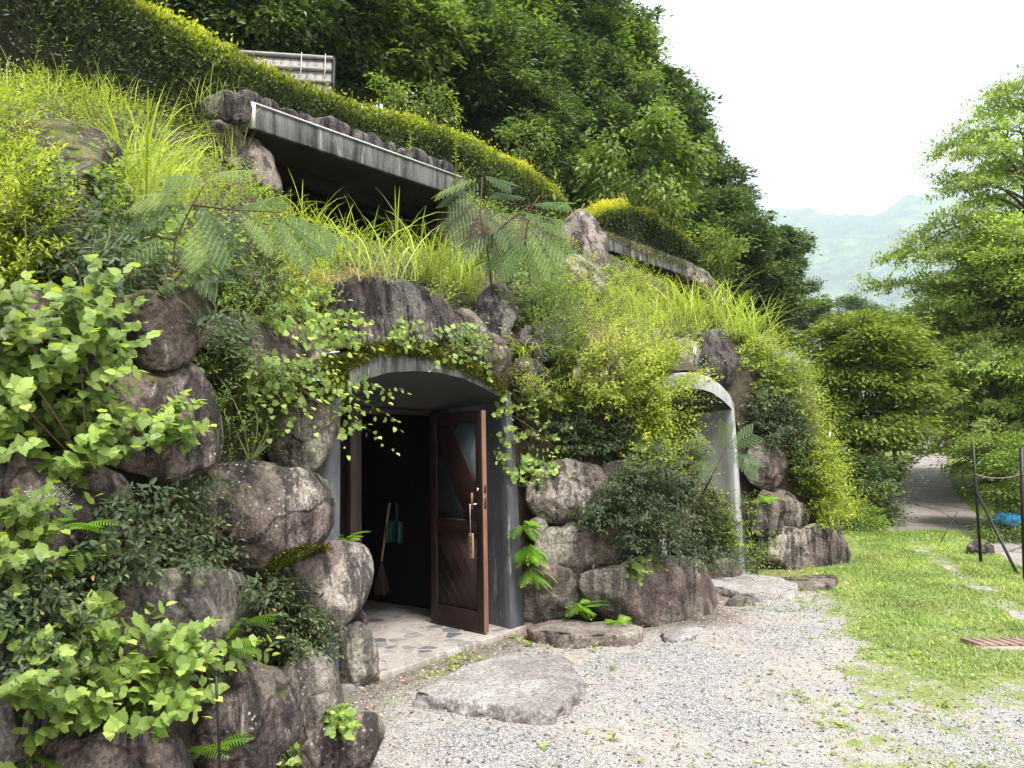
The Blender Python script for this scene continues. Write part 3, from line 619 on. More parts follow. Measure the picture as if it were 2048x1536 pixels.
# ------------------------------------------------------------------ roof slabs (concrete canopies of the upper floor)
def canopy(L, Rr, w, n, label, trim, thick, depth=2.5):
    ln = np.linalg.norm(Rr-L); Z = np.array([0, 0, 1.]); root = empty('upper_storey', L-Z*1.5, label, 'building')
    m = MB(); m.box(L-Z*thick, w*(ln+.25), n*depth, Z*thick); o = m.build('roof_slab', CONC, root, bevel=.012)
    v = [L-Z*thick, L-Z*thick+w*(ln+.2), L-Z*thick+w*(ln+.2)+n*depth, L-Z*thick+n*depth]; v += [p+Z*thick for p in v]
    collide(v, [(0, 1, 5, 4), (4, 5, 6, 7), (0, 4, 7, 3)])
    if trim:
        m = MB(); m.box(L-n*.02+Z*.003-w*.03, w*(ln+.2), n*.05, Z*.012); m.box(L-n*.025-Z*thick-w*.03, w*.04, n*.05, Z*(thick+.004)); m.build('edge_flashing', WHITE, root)
    bz = L[2]-1.9
    m = MB(); m.quad(L-Z*(thick+.003)+n*.03, L-Z*(thick+.003)+n*.03+w*(ln+.2), L-Z*(thick+.003)+n*2.4+w*(ln+.2), L-Z*(thick+.003)+n*2.4); m.build('soffit', simple('shade_dark_soffit', (.035, .035, .033), .9, .4, 2), root)  # thin sheet below the slab, its dark colour standing in for underside shade
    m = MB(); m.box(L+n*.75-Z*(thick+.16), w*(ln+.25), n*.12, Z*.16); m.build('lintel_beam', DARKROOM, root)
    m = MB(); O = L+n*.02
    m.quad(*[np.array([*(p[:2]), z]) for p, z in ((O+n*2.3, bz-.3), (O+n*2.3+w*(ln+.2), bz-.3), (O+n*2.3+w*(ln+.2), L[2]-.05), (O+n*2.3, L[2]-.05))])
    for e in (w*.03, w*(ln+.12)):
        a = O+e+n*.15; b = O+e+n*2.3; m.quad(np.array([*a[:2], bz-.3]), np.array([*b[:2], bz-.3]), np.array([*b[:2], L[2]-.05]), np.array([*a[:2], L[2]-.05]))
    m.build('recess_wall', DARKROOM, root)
    m = MB(); m.box(O+w*(ln-.30)+n*.85-Z*1.7, w*.16, n*.16, Z*(1.7-thick)); m.build('pillar', CONC, root)
    m = MB(); m.box(O+w*.1+n*1.5-Z*1.4, w*(ln-.2), n*.04, Z*1.1); m.build('window_screen', BLACKWOOD, root)
    return root
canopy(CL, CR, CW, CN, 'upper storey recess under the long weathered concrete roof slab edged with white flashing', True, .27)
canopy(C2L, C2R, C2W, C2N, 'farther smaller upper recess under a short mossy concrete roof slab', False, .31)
# dark edging stones along the roof slabs
names = ['under the hedge at the left corner of the long roof slab']
def edge_stones(L, Rr, w, n, cnt, which, seed):
    ln = np.linalg.norm(Rr-L); rs = np.random.RandomState(seed)
    for i in range(cnt):
        k = (i+.5)/cnt*(ln+.1); s = ln/cnt*.72*rs.uniform(.85, 1.25); c = L+w*k+n*(.16+rs.uniform(0, .06))+np.array([0, 0, s*.45])
        th = np.linspace(0, 2*math.pi, 20, endpoint=False); ph = np.linspace(0, math.pi, 12)
        e = .7; V = np.array([[np.sign(math.sin(p)*math.cos(t))*abs(math.sin(p)*math.cos(t))**e, np.sign(math.sin(p)*math.sin(t))*abs(math.sin(p)*math.sin(t))**e, math.cos(p)] for p in ph for t in th])
        V = V*np.array([s*rs.uniform(.8, 1.05), s*.8, s*rs.uniform(.55, .85)]); V = V*(1+.18*fbm(V*4+i*7, 3, seed+i)[:, None])
        for _ in range(4):
            nn = unit(rs.normal(size=3)); q = V@nn; d = q.max()*.75; mm_ = q > d; V[mm_] -= np.outer(q[mm_]-d, nn)
        V = c+V[:, :1]*w+V[:, 1:2]*n+V[:, 2:]*np.array([0, 0, 1]); nt_ = 20
        F = [(a*nt_+b, (a+1)*nt_+b, (a+1)*nt_+(b+1) % nt_, a*nt_+(b+1) % nt_) for a in range(11) for b in range(nt_)]
        o = meshobj('edging_stone', V, np.array(F), ROCK['d'], smooth=True, origin=c)
        pos = 'leftmost' if i == 0 else 'rightmost' if i == cnt-1 else ORD[i]+' from the left'
        tag(o, '%s dark lava stones edging %s' % (pos, which), 'stone', 'edging stones on the roof slabs'); collide(V, F)
ORD = ['first', 'second', 'third', 'fourth', 'fifth', 'sixth', 'seventh', 'eighth', 'ninth', 'tenth', 'eleventh', 'twelfth', 'thirteenth', 'fourteenth']
edge_stones(CL-CW*.1, CR, CW, CN, 13, 'the long white edged roof slab', 11)
rock([(395,225),(430,190),(470,185),(500,205),(500,235),(440,235)], 'grey capping rocks at the upper left corner beside the long roof slab', 'd', name='stone', cat='stone', group=None, D=8.3, th=.6)

exec_marker = 0
# ------------------------------------------------------------------ ground
CTRL = [(1060,1300,.12),(1200,1320,.02),(1000,1500,0),(1300,1400,0),(1500,1300,.05),(1500,1450,0),(1540,1215,.2),(1620,1190,.38),(1640,1240,.28),(1700,1180,.85),(1700,1120,1),(1750,1090,1),(1850,1150,1),
 (1800,1230,.92),(1790,1290,.75),(1900,1345,.75),(1980,1330,.8),(1720,1350,.5),(1650,1430,.34),(1750,1500,.42),(1850,1440,.38),(1950,1500,.38),(2040,1390,.4),(2040,1450,.25),(1600,1350,.04),(1650,1300,.05),
 (1700,1290,.3),(1750,1310,.6),(1760,1262,.75),(1690,1225,.5),(1850,1395,.5),(1600,1180,.4),(1560,1240,.3),(1620,1270,.28),(1500,1230,.2),(1450,1275,.22),(1980,1250,.9),(1950,1120,1),(2040,1200,1),(1560,1530,.15),(900,1400,.05),(780,1420,.35),(900,1330,.45),(1060,1290,.45),(1400,1270,.15),(1330,1300,.06),(700,1530,.1),(800,1530,0),(1250,1520,0),(2100,1300,.7),(2200,1500,.4),(1460,1260,.2)]
CP = np.array([gp(a, b)[:2] for a, b, _ in CTRL]); CV = np.array([c for *_, c in CTRL])
TRK = np.array([gp(a, b)[:2] for a, b in [(1822,1078),(1850,1105),(1900,1140),(1960,1178),(2048,1232),(2200,1320)]])
TRK2 = np.array([gp(a, b)[:2] for a, b in [(1704,1075),(1722,1120),(1755,1160)]])
def gmask(x, y):
    x = np.asarray(x, float); y = np.asarray(y, float); d2 = (x[..., None]-CP[:, 0])**2+((y[..., None]-CP[:, 1])*.6)**2+.01
    w = 1/d2**2; m = (w*CV).sum(-1)/w.sum(-1); m = np.where(y > 13, 1, m)
    m = np.where((x > 8) & (y < 13), .9, m)
    for T_, wd in ((TRK, .13),):
        for a, b in zip(T_[:-1], T_[1:]):
            d = b-a; u = np.clip(((x-a[0])*d[0]+(y-a[1])*d[1])/(d@d), 0, 1); q = np.hypot(x-a[0]-u*d[0], y-a[1]-u*d[1])
            m = m*(.47+.53*sstep(wd*.3, wd*1.6, q+.10*vn(np.stack([x*5, y*5, x*0], -1), 2)))
    return m
def gnoise(x, y): return fbm(np.stack([x*1.7, y*1.7, x*0], -1), 4, 21)*.5+vn(np.stack([x*9, y*9, x*0], -1), 5)*.3
gx = axis([(-300, -20, 20), (-20, -3, 1), (-3, 8, .07), (8, 30, .5), (30, 300, 15)]); gy = axis([(-30, 2.5, .8), (2.5, 14, .07), (14, 30, .4), (30, 100, 3), (100, 900, 40)])
X, Y = np.meshgrid(gx, gy); H = gz(X, Y)
gm_ = gmask(X, Y); nn = fbm(np.stack([X*.9, Y*.9, X*0], -1), 3, 8)
H = H+np.where((X > -4) & (X < 9) & (Y < 15), nn*.012+gm_*.012, 0)
H = np.where(Y > 105, H+.0*Y, H)
V = np.stack([X, Y, H], -1).reshape(-1, 3); nx_ = len(gx); I = np.arange(V.shape[0]).reshape(X.shape)
Q = np.stack([I[:-1, :-1], I[:-1, 1:], I[1:, 1:], I[1:, :-1]], -1).reshape(-1, 4)
def ground_material():
    m, t, o = mat('gravel_and_grass_ground'); co = coords(t, off=False)
    v = node(t, 'TexVoronoi', i_Scale=80.0); t.links.new(co, v.inputs[0]); v2 = node(t, 'TexVoronoi', i_Scale=180.0); t.links.new(co, v2.inputs[0])
    s1 = node(t, 'SeparateColor'); t.links.new(v.outputs['Color'], s1.inputs[0]); s2 = node(t, 'SeparateColor'); t.links.new(v2.outputs['Color'], s2.inputs[0])
    c = ramp(t, s1.outputs[0], [(0, G(.06, .059, .06)), (.25, G(.15, .147, .146)), (.7, G(.27, .265, .262)), (1, G(.50, .50, .50))])
    c2 = ramp(t, s2.outputs[0], [(0, G(.05, .049, .048)), (.4, G(.20, .195, .19)), (1, G(.43, .43, .43))])
    c = mixc(t, .45, c, c2); n1 = noise(t, co, 1.3, 4); c = mixc(t, ramp(t, n1, [(.4, 0), (.62, .45)]), c, (.40, .33, .27))
    n2 = noise(t, co, 9, 5, .7); c = mixc(t, 1.0, c, ramp(t, n2, [(.3, .8), (.7, 1.12)]), 'MULTIPLY')
    a = node(t, 'Attribute', attribute_name='grass'); n3 = noise(t, co, 3.5, 7, .72)
    ad = node(t, 'Math', operation='ADD'); t.links.new(a.outputs['Fac'], ad.inputs[0]); t.links.new(n3, ad.inputs[1])
    k = ramp(t, ad.outputs[0], [(.86, 0), (1.10, 1)])
    gcol = ramp(t, noise(t, co, 22, 5, .7), [(.3, G(.10, .12, .04)), (.55, G(.17, .21, .055)), (.75, G(.27, .25, .13))])
    a2 = node(t, 'Attribute', attribute_name='wet'); c = mixc(t, a2.outputs['Fac'], c, (.11, .085, .06))
    c = mixc(t, k, c, gcol)
    b = bump(t, v.outputs[0], .6, .012); b = bump(t, v2.outputs[0], .4, .006, b); princ(t, o, c, .9, b, spec=.2); return m
td = tdist(X, Y)
ground = meshobj('ground', V, Q, ground_material(), smooth=True, origin=(0, 0, 0), attrs={'grass': gm_.ravel(), 'wet': (sstep(-.55, -.05, td)*.75).ravel()}); tag(ground, kind='structure')
# ------------------------------------------------------------------ road
pairs = [((1852,860),(1888,860)),((1845,870),(1893,870)),((1838,890),(1893,890)),((1812,930),(1894,925)),((1790,975),(1905,975)),((1779,1010),(1925,1003)),((1770,1045),(1957,1033)),((1766,1060),(2000,1055))]
Lp = np.array([ghit(*a) for a, b in pairs])[:, :2]; Rp = np.array([ghit(*b) for a, b in pairs])[:, :2]
def resamp(P, n):
    s = np.r_[0, np.cumsum(np.hypot(*np.diff(P, axis=0).T))]; return P, s
Lp = np.vstack([Lp, [(7.0, 13.9), (7.55, 13.1), (7.05, 11.2), (6.4, 9.2), (5.8, 7.2), (4.9, 4.4)]]); Rp = np.vstack([Rp, [ghit(2030, 1066)[:2], ghit(2060, 1080)[:2], (9.7, 11.0), (9.1, 9.0), (8.6, 7.2), (8, 4.4)]]); pairs = [0]*len(Lp)
tt = np.linspace(0, len(pairs)-1, 160); Lr = np.stack([np.interp(tt, range(len(pairs)), Lp[:, i]) for i in (0, 1)], -1); Rr_ = np.stack([np.interp(tt, range(len(pairs)), Rp[:, i]) for i in (0, 1)], -1)
fr = np.linspace(0, 1, 9)[None, :, None]; G2 = Lr[:, None]*(1-fr)+Rr_[:, None]*fr
e_ = np.zeros((160, 9)); e_[:, 0] = e_[:, -1] = 1
G2 = G2+(e_*vn(np.stack([G2[..., 0]*2, G2[..., 1]*2, G2[..., 0]*0], -1), 3)*.06)[..., None]
V = np.concatenate([G2, (gz(G2[..., 0], G2[..., 1])+.025)[..., None]], -1).reshape(-1, 3); I = np.arange(160*9).reshape(160, 9)
Q = np.stack([I[:-1, :-1], I[1:, :-1], I[1:, 1:], I[:-1, 1:]], -1).reshape(-1, 4)
def road_material():
    m, t, o = mat('cracked_concrete_road'); co = coords(t, off=False); n1 = noise(t, co, 1.2, 5)
    c = ramp(t, n1, [(.3, G(.15, .13, .118)), (.7, G(.24, .215, .20))]); c = mixc(t, .5, c, ramp(t, noise(t, co, 40, 3, .8), [(.3, .7), (.7, 1.25)]), 'MULTIPLY')
    w = mixc(t, .25, co, node(t, 'TexNoise').outputs[1]); nz_ = node(t, 'TexNoise', i_Scale=2.0); t.links.new(co, nz_.inputs[0]); w = mixc(t, .18, co, nz_.outputs[1])
    v = node(t, 'TexVoronoi', i_Scale=.8, feature='DISTANCE_TO_EDGE'); t.links.new(w, v.inputs[0])
    c = mixc(t, ramp(t, v.outputs[0], [(.008, .85), (.02, 0)]), c, (.05, .045, .035)); princ(t, o, c, .85, bump(t, n1, .2, .02)); return m
if (np.cross(V[Q[0][1]]-V[Q[0][0]], V[Q[0][2]]-V[Q[0][0]])[2] < 0): Q = Q[:, ::-1]
road = meshobj('road', V, Q, road_material(), smooth=True, origin=(0, 0, 0)); tag(road, kind='structure')
# pebbles
def stones(n, xs, ys, name, smin, smax, dens, seed, colmat, kind='stuff'):
    rs = np.random.RandomState(seed); x = rs.uniform(*xs, n); y = ys[0]+(ys[1]-ys[0])*rs.uniform(0, 1, n)**1.7
    ok = rs.uniform(size=n) < dens(x, y); x, y = x[ok], y[ok]; n = len(x); z = gz(x, y)+fbm(np.stack([x*.9, y*.9, x*0], -1), 3, 8)*.012+gmask(x, y)*.012
    B = np.array([(1,0,0),(.5,.86,0),(-.5,.86,0),(-1,0,0),(-.5,-.86,0),(.5,-.86,0),(.5,.3,.75),(-.5,.35,.8),(0,-.55,.7),(0,0,-.6)])
    T = [(0,1,6),(1,2,7),(1,7,6),(2,3,7),(3,4,8),(3,8,7),(4,5,8),(5,0,6),(5,6,8),(6,7,8),(0,9,1),(1,9,2),(2,9,3),(3,9,4),(4,9,5),(5,9,0)]
    s = smin+(smax-smin)*rs.uniform(size=n)**3; a = rs.uniform(0, 6.28, n)
    VV = B[None]*(1+rs.uniform(-.3, .3, (n, 10, 3))); VV[:, :, 2] *= .6; VV[:, :, 1] *= rs.uniform(.55, 1, (n, 1)); VV *= s[:, None, None]
    ca, sa = np.cos(a)[:, None], np.sin(a)[:, None]; xx = VV[..., 0]*ca-VV[..., 1]*sa; yy = VV[..., 0]*sa+VV[..., 1]*ca
    V = np.stack([xx+x[:, None], yy+y[:, None], VV[..., 2]+z[:, None]+s[:, None]*.15], -1).reshape(-1, 3)
    F = (np.array(T)[None]+(np.arange(n)*10)[:, None, None]).reshape(-1, 3)
    o = meshobj(name, V, F, colmat, origin=(0, 0, 0), attrs={'rnd': np.repeat(rs.uniform(size=n), 10)}); tag(o, kind=kind); return o
m, t, o_ = mat('pebble'); a = node(t, 'Attribute', attribute_name='rnd')
princ(t, o_, ramp(t, a.outputs['Fac'], [(0, G(.05, .05, .055)), (.15, G(.11, .108, .108)), (.45, G(.24, .235, .23)), (.9, G(.50, .50, .50)), (1, G(.34, .20, .15))]), .85); PEB = m
stones(90000, (-1.4, 6.5), (3.2, 11), 'gravel', .003, .013, lambda x, y: (1-gmask(x, y)*.85)*(tdist(x, y) < -.02), 5, PEB)
# dead leaves near the wall
def litter(n, seed):
    rs = np.random.RandomState(seed); x = rs.uniform(-1, 5, n); y = rs.uniform(3.5, 11, n); td = tdist(x, y)
    ok = (td < -.02) & (rs.uniform(size=n) < np.exp(td/.35)+.03); x, y = x[ok], y[ok]; n = len(x); z = gz(x, y)+.02
    s = rs.uniform(.008, .022, n); a = rs.uniform(0, 6.28, n); tl = rs.uniform(-.4, .4, (n, 2))
    B = np.array([(0, -1), (.45, 0), (0, 1), (-.45, 0)]); V = np.zeros((n, 4, 3)); ca, sa = np.cos(a)[:, None], np.sin(a)[:, None]
    V[..., 0] = (B[:, 0]*ca-B[:, 1]*sa)*s[:, None]; V[..., 1] = (B[:, 0]*sa+B[:, 1]*ca)*s[:, None]; V[..., 2] = V[..., 0]*tl[:, :1]+V[..., 1]*tl[:, 1:]+np.array([0, .003, 0, .003])
    V += np.stack([x, y, z], -1)[:, None]; F = np.arange(n*4).reshape(-1, 4)
    o = meshobj('leaf_litter', V.reshape(-1, 3), F, leafmat('dead_leaf', [(0, G(.16, .06, .03)), (.6, G(.30, .16, .09)), (1, G(.45, .33, .22))], .1), origin=(0, 0, 0), attrs={'rnd': np.repeat(rs.uniform(size=n), 4)}); tag(o, kind='stuff')
litter(16000, 3)
# brick edging of the drain
bo = gp(1944, 1292); bo[2] = .03; be = gp(2140, 1292); bw = unit(be-bo); bw[2] = 0; bn = np.array([-bw[1], bw[0], 0]); root = empty('brick_edging', bo, 'row of slanted red bricks set flush in the grass at the right edge', 'brick edging')
m = MB(); m.box(bo-np.array([0, 0, .06])-bn*.15, bw*1.0, bn*.30, (0, 0, .055)); m.build('mortar_bed', simple('mortar', (.33, .30, .25), .9, .2, 30), root)
BR = simple('brick_red', (.20, .135, .11), .85, .45, 9)
for i in range(12):
    m = MB(); p = bo+bw*(.01+i*.075)-bn*.11+np.array([0, 0, -.03]); m.box(p, bw*.055, bn*.21-bw*.05, (0, 0, .04)); m.build('brick', BR, root, bevel=.003)
# fence posts, wire and tarp at right
pb = gp(1962, 1128); pt = at(1946, 885, pb[1]-.05); m = MB(); m.tube([pb-np.array([0, 0, .1]), (pb+pt)/2, pt], [.021, .018, .015], 8); o = m.build('net_post', IRON, smooth=True, origin=pb); tag(o, 'slim black post at the grass bank edge in front of a brown stone', 'post', 'black fence posts by the road')
qb = gp(2050, 1165); qt = at(2043, 895, qb[1]); m = MB(); m.tube([qb-np.array([0, 0, .2]), (qb+qt)/2, qt], [.027, .025, .023], 8); o = m.build('net_post', IRON, smooth=True, origin=qb); tag(o, 'thick black post cut by the right edge of the photo', 'post', 'black fence posts by the road')
sb = gp(2041, 1153); st_ = pb+(pt-pb)*.60; m = MB(); m.tube([sb-np.array([0, 0, .05]), st_], .017, 8); o = m.build('stay_rod', IRON, smooth=True, origin=sb); tag(o, 'slanting black stay rod bracing the slim post', 'rod')
w0 = pb+(pt-pb)*.74; w1 = qb+(qt-qb)*.80; m = MB(); m.tube([w0+(w1-w0)*s_-np.array([0, 0, .05*4*s_*(1-s_)]) for s_ in np.linspace(0, 1, 9)]+[w1+(w1-w0)*.4], .005, 5); o = m.build('wire', STRING, origin=w0); tag(o, 'pale sagging cord tied between the two black posts', 'cord')
g0 = ghit(1878, 1090); g1 = at(1914, 1025, g0[1]+.5); m = MB(); m.tube([g0, g1], .008, 6); o = m.build('thin_stake', IRON, origin=g0); tag(o, 'thin leaning dark stake at the edge between lawn and road', 'stake')
tp = [at(x, y, 15.5) for x, y in [(1982,1030),(2000,1026),(2030,1036),(2070,1030),(2120,1040),(2120,1085),(2070,1062),(2040,1056),(2010,1050),(1990,1048)]]
bv = np.array([1.3, 1.2, .1]); n_ = len(tp); ca = [p+bv*np.array([1, 1, .4]) for p in tp]
m = MB(); m.add(tp+ca, [tuple(range(n_)), tuple(range(n_, 2*n_))[::-1]]+[(i, i+n_, (i+1) % n_+n_, (i+1) % n_) for i in range(n_)]); o = m.build('tarpaulin', TARP, bevel=.02); tag(o, 'bright blue tarpaulin among bushes beyond the road at the right edge', 'tarpaulin')
# iron rod with ring at bottom left
rb = smound(436, 1500); P0 = CAM+ray(441, 1560)*(rb-.42); P1 = CAM+ray(432, 1352)*(rb-.42); m = MB(); dz = (P0-P1)
m.tube([P1, P1+dz*.5, P1+dz*(P1[2]/(P1[2]-P0[2]))], .0055, 8)
ring = [P1+np.array([math.cos(a)*.014, 0, .014+math.sin(a)*.014]) for a in np.linspace(0, 2*math.pi, 17)]; m.tube(ring, .004, 6, False)
o = m.build('iron_rod', IRON, smooth=True, origin=P1+dz*(P1[2]/(P1[2]-P0[2]))); tag(o, 'thin black iron rod with a ring end standing before the streaked boulder at bottom left', 'rod')
# wooden screen above the hedge
s0 = at(505, 106, 12.0); s1 = onplane(664, 116, s0, np.array([0, 0, 1.])); sw = unit(s1-s0); ln = np.linalg.norm(s1-s0); sn = np.array([-sw[1], sw[0], 0]); dwn = np.array([0, 0, -1.])+np.array([.0, -.0, 0]); dwn = unit(dwn-sn*.25)
root = empty('wooden_shed', s1+dwn*1.0, 'corner of a weathered board shed roof with pale battens rising above the hedge', 'shed')
m = MB(); s00 = s0-sw*.6; L_ = ln+.6
for i in range(14): m.box(s00+sw*(i*L_/14)+dwn*.02, sw*(L_/14-.004), sn*.02, dwn*1.0)
m.build('boards', WEATH, root)
for k in range(4): m = MB(); m.tube([s00+dwn*(.02+k*.235)-sn*.03, s1+sw*.02*(k == 0)+dwn*(.02+k*.235)-sn*.03], [.038, .034][:2], 8); m.build('batten', WEATH, root, True)
m = MB(); m.box(s1+sw*.002-sn*.02, sw*.05, sn*.12, dwn*1.0); m.build('corner_post', BLACKWOOD, root)
for a_ in (.62, .92):
    m = MB(); p = s0+sw*ln*a_; m.tube([p-sn*.075+dwn*-.03, p-sn*.075+dwn*.3, p+sw*-.03-sn*.06+dwn*.5], .006, 5); m.build('rope_tie', STRING, root)
m = MB(); m.box(s00+sn*.12+dwn*.25, sw*L_, sn*1.4, dwn*.9); m.build('body', BLACKWOOD, root)

# ================================================================== PLANTS
# ---- templates: dict part -> (V, F list arrays, rnd per vertex)
def leaf_oval(L=1, w=.42, droop=.18, fold=.12):
    V = np.array([(0, 0, 0), (w*.5, .38*L, fold*w), (w*.36, .74*L, fold*w-droop*.5), (0, L, -droop), (-w*.36, .74*L, fold*w-droop*.5), (-w*.5, .38*L, fold*w), (0, .42*L, -.0), (0, .74*L, -droop*.55)])
    return V, np.array([(0, 1, 6), (0, 6, 5), (3, 4, 7), (3, 7, 2)]), np.array([(1, 2, 7, 6), (6, 7, 4, 5)])
def leaf_dia(L=1, w=.42, droop=.15, fold=.10):
    V = np.array([(0, 0, 0), (w*.5, .45*L, fold*w), (0, L, -droop), (-w*.5, .45*L, fold*w)]); return V, np.array([(0, 1, 2), (0, 2, 3)]), None
def leaf_heart(L=1):
    pts = [(0, 0), (.17, -.08), (.35, -.03), (.46, .11), (.40, .16), (.50, .27), (.42, .32), (.49, .43), (.39, .48), (.42, .59), (.30, .63), (.28, .75), (.16, .78), (.10, .90), (0, 1.04)]
    n = len(pts); R_ = np.array([(x, y, .07*x-.16*y*y) for x, y in pts]); mid = np.array([(0, y, -.16*y*y-.02) for y in (.0, .25, .5, .78, 1.04)])
    V = [*R_, *(R_*[-1, 1, 1])[1:-1]]; b = len(V); V = np.array(V+list(mid[1:4])); m1, m2, m3 = b, b+1, b+2
    T = []
    for side in (0, 1):
        ix = lambda i: i if (side == 0 or i in (0, n-1)) else n-1+i
        for i in range(n-1):
            a, c = ix(i), ix(i+1); y = (pts[i][1]+pts[i+1][1])/2
            mm = m1 if y < .36 else m2 if y < .66 else m3
            T.append((a, c, mm) if side == 0 else (c, a, mm))
        a = ix(6); T.append((a, m2, m1) if side == 0 else (m2, a, m1)); a = ix(10); T.append((a, m3, m2) if side == 0 else (m3, a, m2)); T.append((0, m1, m1))
    T = [t_ for t_ in T if len(set(t_)) == 3]; V[:, 0] *= L; V[:, 1] *= L; V[:, 2] *= L; return V, np.array(T), None
def frames(D, N):      # D = leaf length direction, N ~ leaf normal
    D = unit(D); X_ = unit(np.cross(D, N)); Z_ = np.cross(X_, D); return np.stack([X_, D, Z_], 1)   # rows
def inst(leaf, P, D, N, s, rnd):
    V, T, Q = leaf; n = len(P); Rm = frames(D, N); s = np.broadcast_to(s, (n,))
    VV = np.einsum('vk,nkj->nvj', V, Rm)*s[:, None, None]+P[:, None]; nv = len(V); b = (np.arange(n)*nv)[:, None, None]
    F = [(T[None]+b).reshape(-1, 3)];
    if Q is not None: F.append((Q[None]+b).reshape(-1, 4))
    return VV.reshape(-1, 3), F, np.repeat(np.broadcast_to(rnd, (n,)), nv)
def ribbon(P, w, side, prof=None):       # P (m,k,3) polylines, w (m,) widths, side (m,3)
    m, k, _ = P.shape; pr = np.linspace(1, .0, k) if prof is None else np.asarray(prof)
    off = side[:, None]*w[:, None, None]*.5*pr[None, :, None]; V = np.stack([P-off, P+off], 2).reshape(m, k*2, 3)
    b = (np.arange(m)*k*2)[:, None]; F = np.concatenate([b+np.array([[2*i, 2*i+1, 2*i+3, 2*i+2]]) for i in range(k-1)]); return V.reshape(-1, 3), [F], k*2
class Acc:
    def __init__(s): s.V, s.T, s.Q, s.r, s.n = [], [], [], [], 0
    def add(s, V, F, r):
        s.V.append(V)
        for f in F: (s.T if f.shape[1] == 3 else s.Q).append(f+s.n)
        s.r.append(np.broadcast_to(r, (len(V),))); s.n += len(V)
    def arrays(s):
        F = ([np.concatenate(s.T)] if s.T else [])+([np.concatenate(s.Q)] if s.Q else []); return np.concatenate(s.V), F, np.concatenate(s.r)
    def obj(s, name, mat, parent=None, origin=None):
        if not s.V: return None
        V, F, r = s.arrays(); return meshobj(name, V, F, mat, parent, attrs={'rnd': r}, origin=origin)
OV, DI, HE = leaf_oval(), leaf_dia(), leaf_heart()
NAR = leaf_oval(1, .24, .2); NARD = leaf_dia(1, .26, .2); RND = leaf_oval(1, .85, .12, .08)
# sprig generator: many stems with alternate leaves
def sprigs(acc, stem, P, D, L, rs, n=9, leaf=OV, ls=.03, arch_=.35, up=.3, pair=False, flat=.7, taper=(.6, 1.0), rb=0., tipr=.25, sw=.003, jit=.25):
    m = len(P); D = unit(D); L = np.broadcast_to(L, (m,)).astype(float); k = 7; u = np.linspace(0, 1, k)
    side = unit(np.cross(D, rs.normal(size=(m, 3)))); bend = unit(np.stack([D[:, 0], D[:, 1], -.8+0*D[:, 2]], -1)+side*.5)
    C = P[:, None]+D[:, None]*(L[:, None]*u)[..., None]+bend[:, None]*(L[:, None]*arch_*u**2)[..., None]
    V, F, kk = ribbon(C, np.full(m, sw), side, np.linspace(1, .35, k)); stem.add(V, F, .5)
    base = rs.uniform(size=m)
    for i in range(n):
        q = .12+.88*(i+.5)/n; j = min(int(q*(k-1)), k-2); fr_ = q*(k-1)-j; pos = C[:, j]*(1-fr_)+C[:, j+1]*fr_; tan = unit(C[:, j+1]-C[:, j])
        a1 = unit(np.cross(tan, side)); a2 = side; sc = ls*(taper[0]+(taper[1]-taper[0])*math.sin(math.pi*min(1, q*.75+.2)))
        for s_ in ((0, math.pi) if pair else (0,)):
            ang = i*(math.pi/2 if pair else 2.4)+s_+rs.uniform(-.4, .4, m)
            rad = np.cos(ang)[:, None]*a2+np.sin(ang)[:, None]*a1*(1-flat*.5)
            d = unit(rad+tan*up+rs.normal(size=(m, 3))*jit*.6+np.array([0, 0, -.08])); N = unit(tan*.9+np.array([0, 0, .7])+(OUT*.35+np.array([-.05, -.25, 0]) if leaf is HE else 0)+rs.normal(size=(m, 3))*jit)
            s2 = sc*rs.uniform(.5, 1.3, m); r_ = np.clip(rb+.30*base+.35*rs.uniform(size=m)+tipr*q**3, 0, 1)
            acc.add(*inst(leaf, pos, d, N, s2, r_))
    tip = C[:, -1]; acc.add(*inst(leaf, tip, unit(C[:, -1]-C[:, -2]), np.broadcast_to([0, 0, 1.], (m, 3))+.3*side, ls*.8, np.clip(rb+.6+.4*rs.uniform(size=m), 0, 1)))
BV = BVHTree.FromPolygons([tuple(v) for v in np.concatenate(COLV)], COLF, all_triangles=False)
def inpoly(P, poly):
    x, y = P[:, 0], P[:, 1]; r = np.zeros(len(P), bool); n = len(poly); j = n-1
    for i in range(n):
        xi, yi = poly[i]; xj, yj = poly[j]; c = ((yi > y) != (yj > y)) & (x < (xj-xi)*(y-yi)/(yj-yi+1e-9)+xi); r ^= c; j = i
    return r
def sample(poly, n, rs, maxd=40, soft=0):
    P = np.array(poly, float); lo, hi = P.min(0), P.max(0); out = []; nr_ = []
    tries = 0; pts = np.zeros((0, 2))
    while len(pts) < n and tries < 60: q = rs.uniform(lo, hi, (n*2, 2)); pts = np.vstack([pts, q[inpoly(q, poly)]]); tries += 1
    pts = pts[:n]
    if soft: pts = pts+rs.normal(size=pts.shape)*soft
    o = Vector(CAM)
    for p in pts:
        d = Vector(ray(p[0], p[1])); h = BV.ray_cast(o, d, maxd)
        if h[0] is None: continue
        out.append(h[0][:]); nn = h[1] if h[1].dot(d) < 0 else -h[1]; nr_.append(nn[:])
    out = np.array(out).reshape(-1, 3); nr_ = np.array(nr_).reshape(-1, 3)
    if len(out) > 4:
        dd = out@_f; md = np.median(dd); k = dd < md+max(1.6, .5*md); out, nr_ = out[k], nr_[k]
    return out, nr_
def growdir(N, up=.7, out=.45, rs=None, jit=.35):
    d = N*out+OUT*out*.6+np.array([0, 0, up]); return unit(d+rs.normal(size=N.shape)*jit)
SD = [1000]
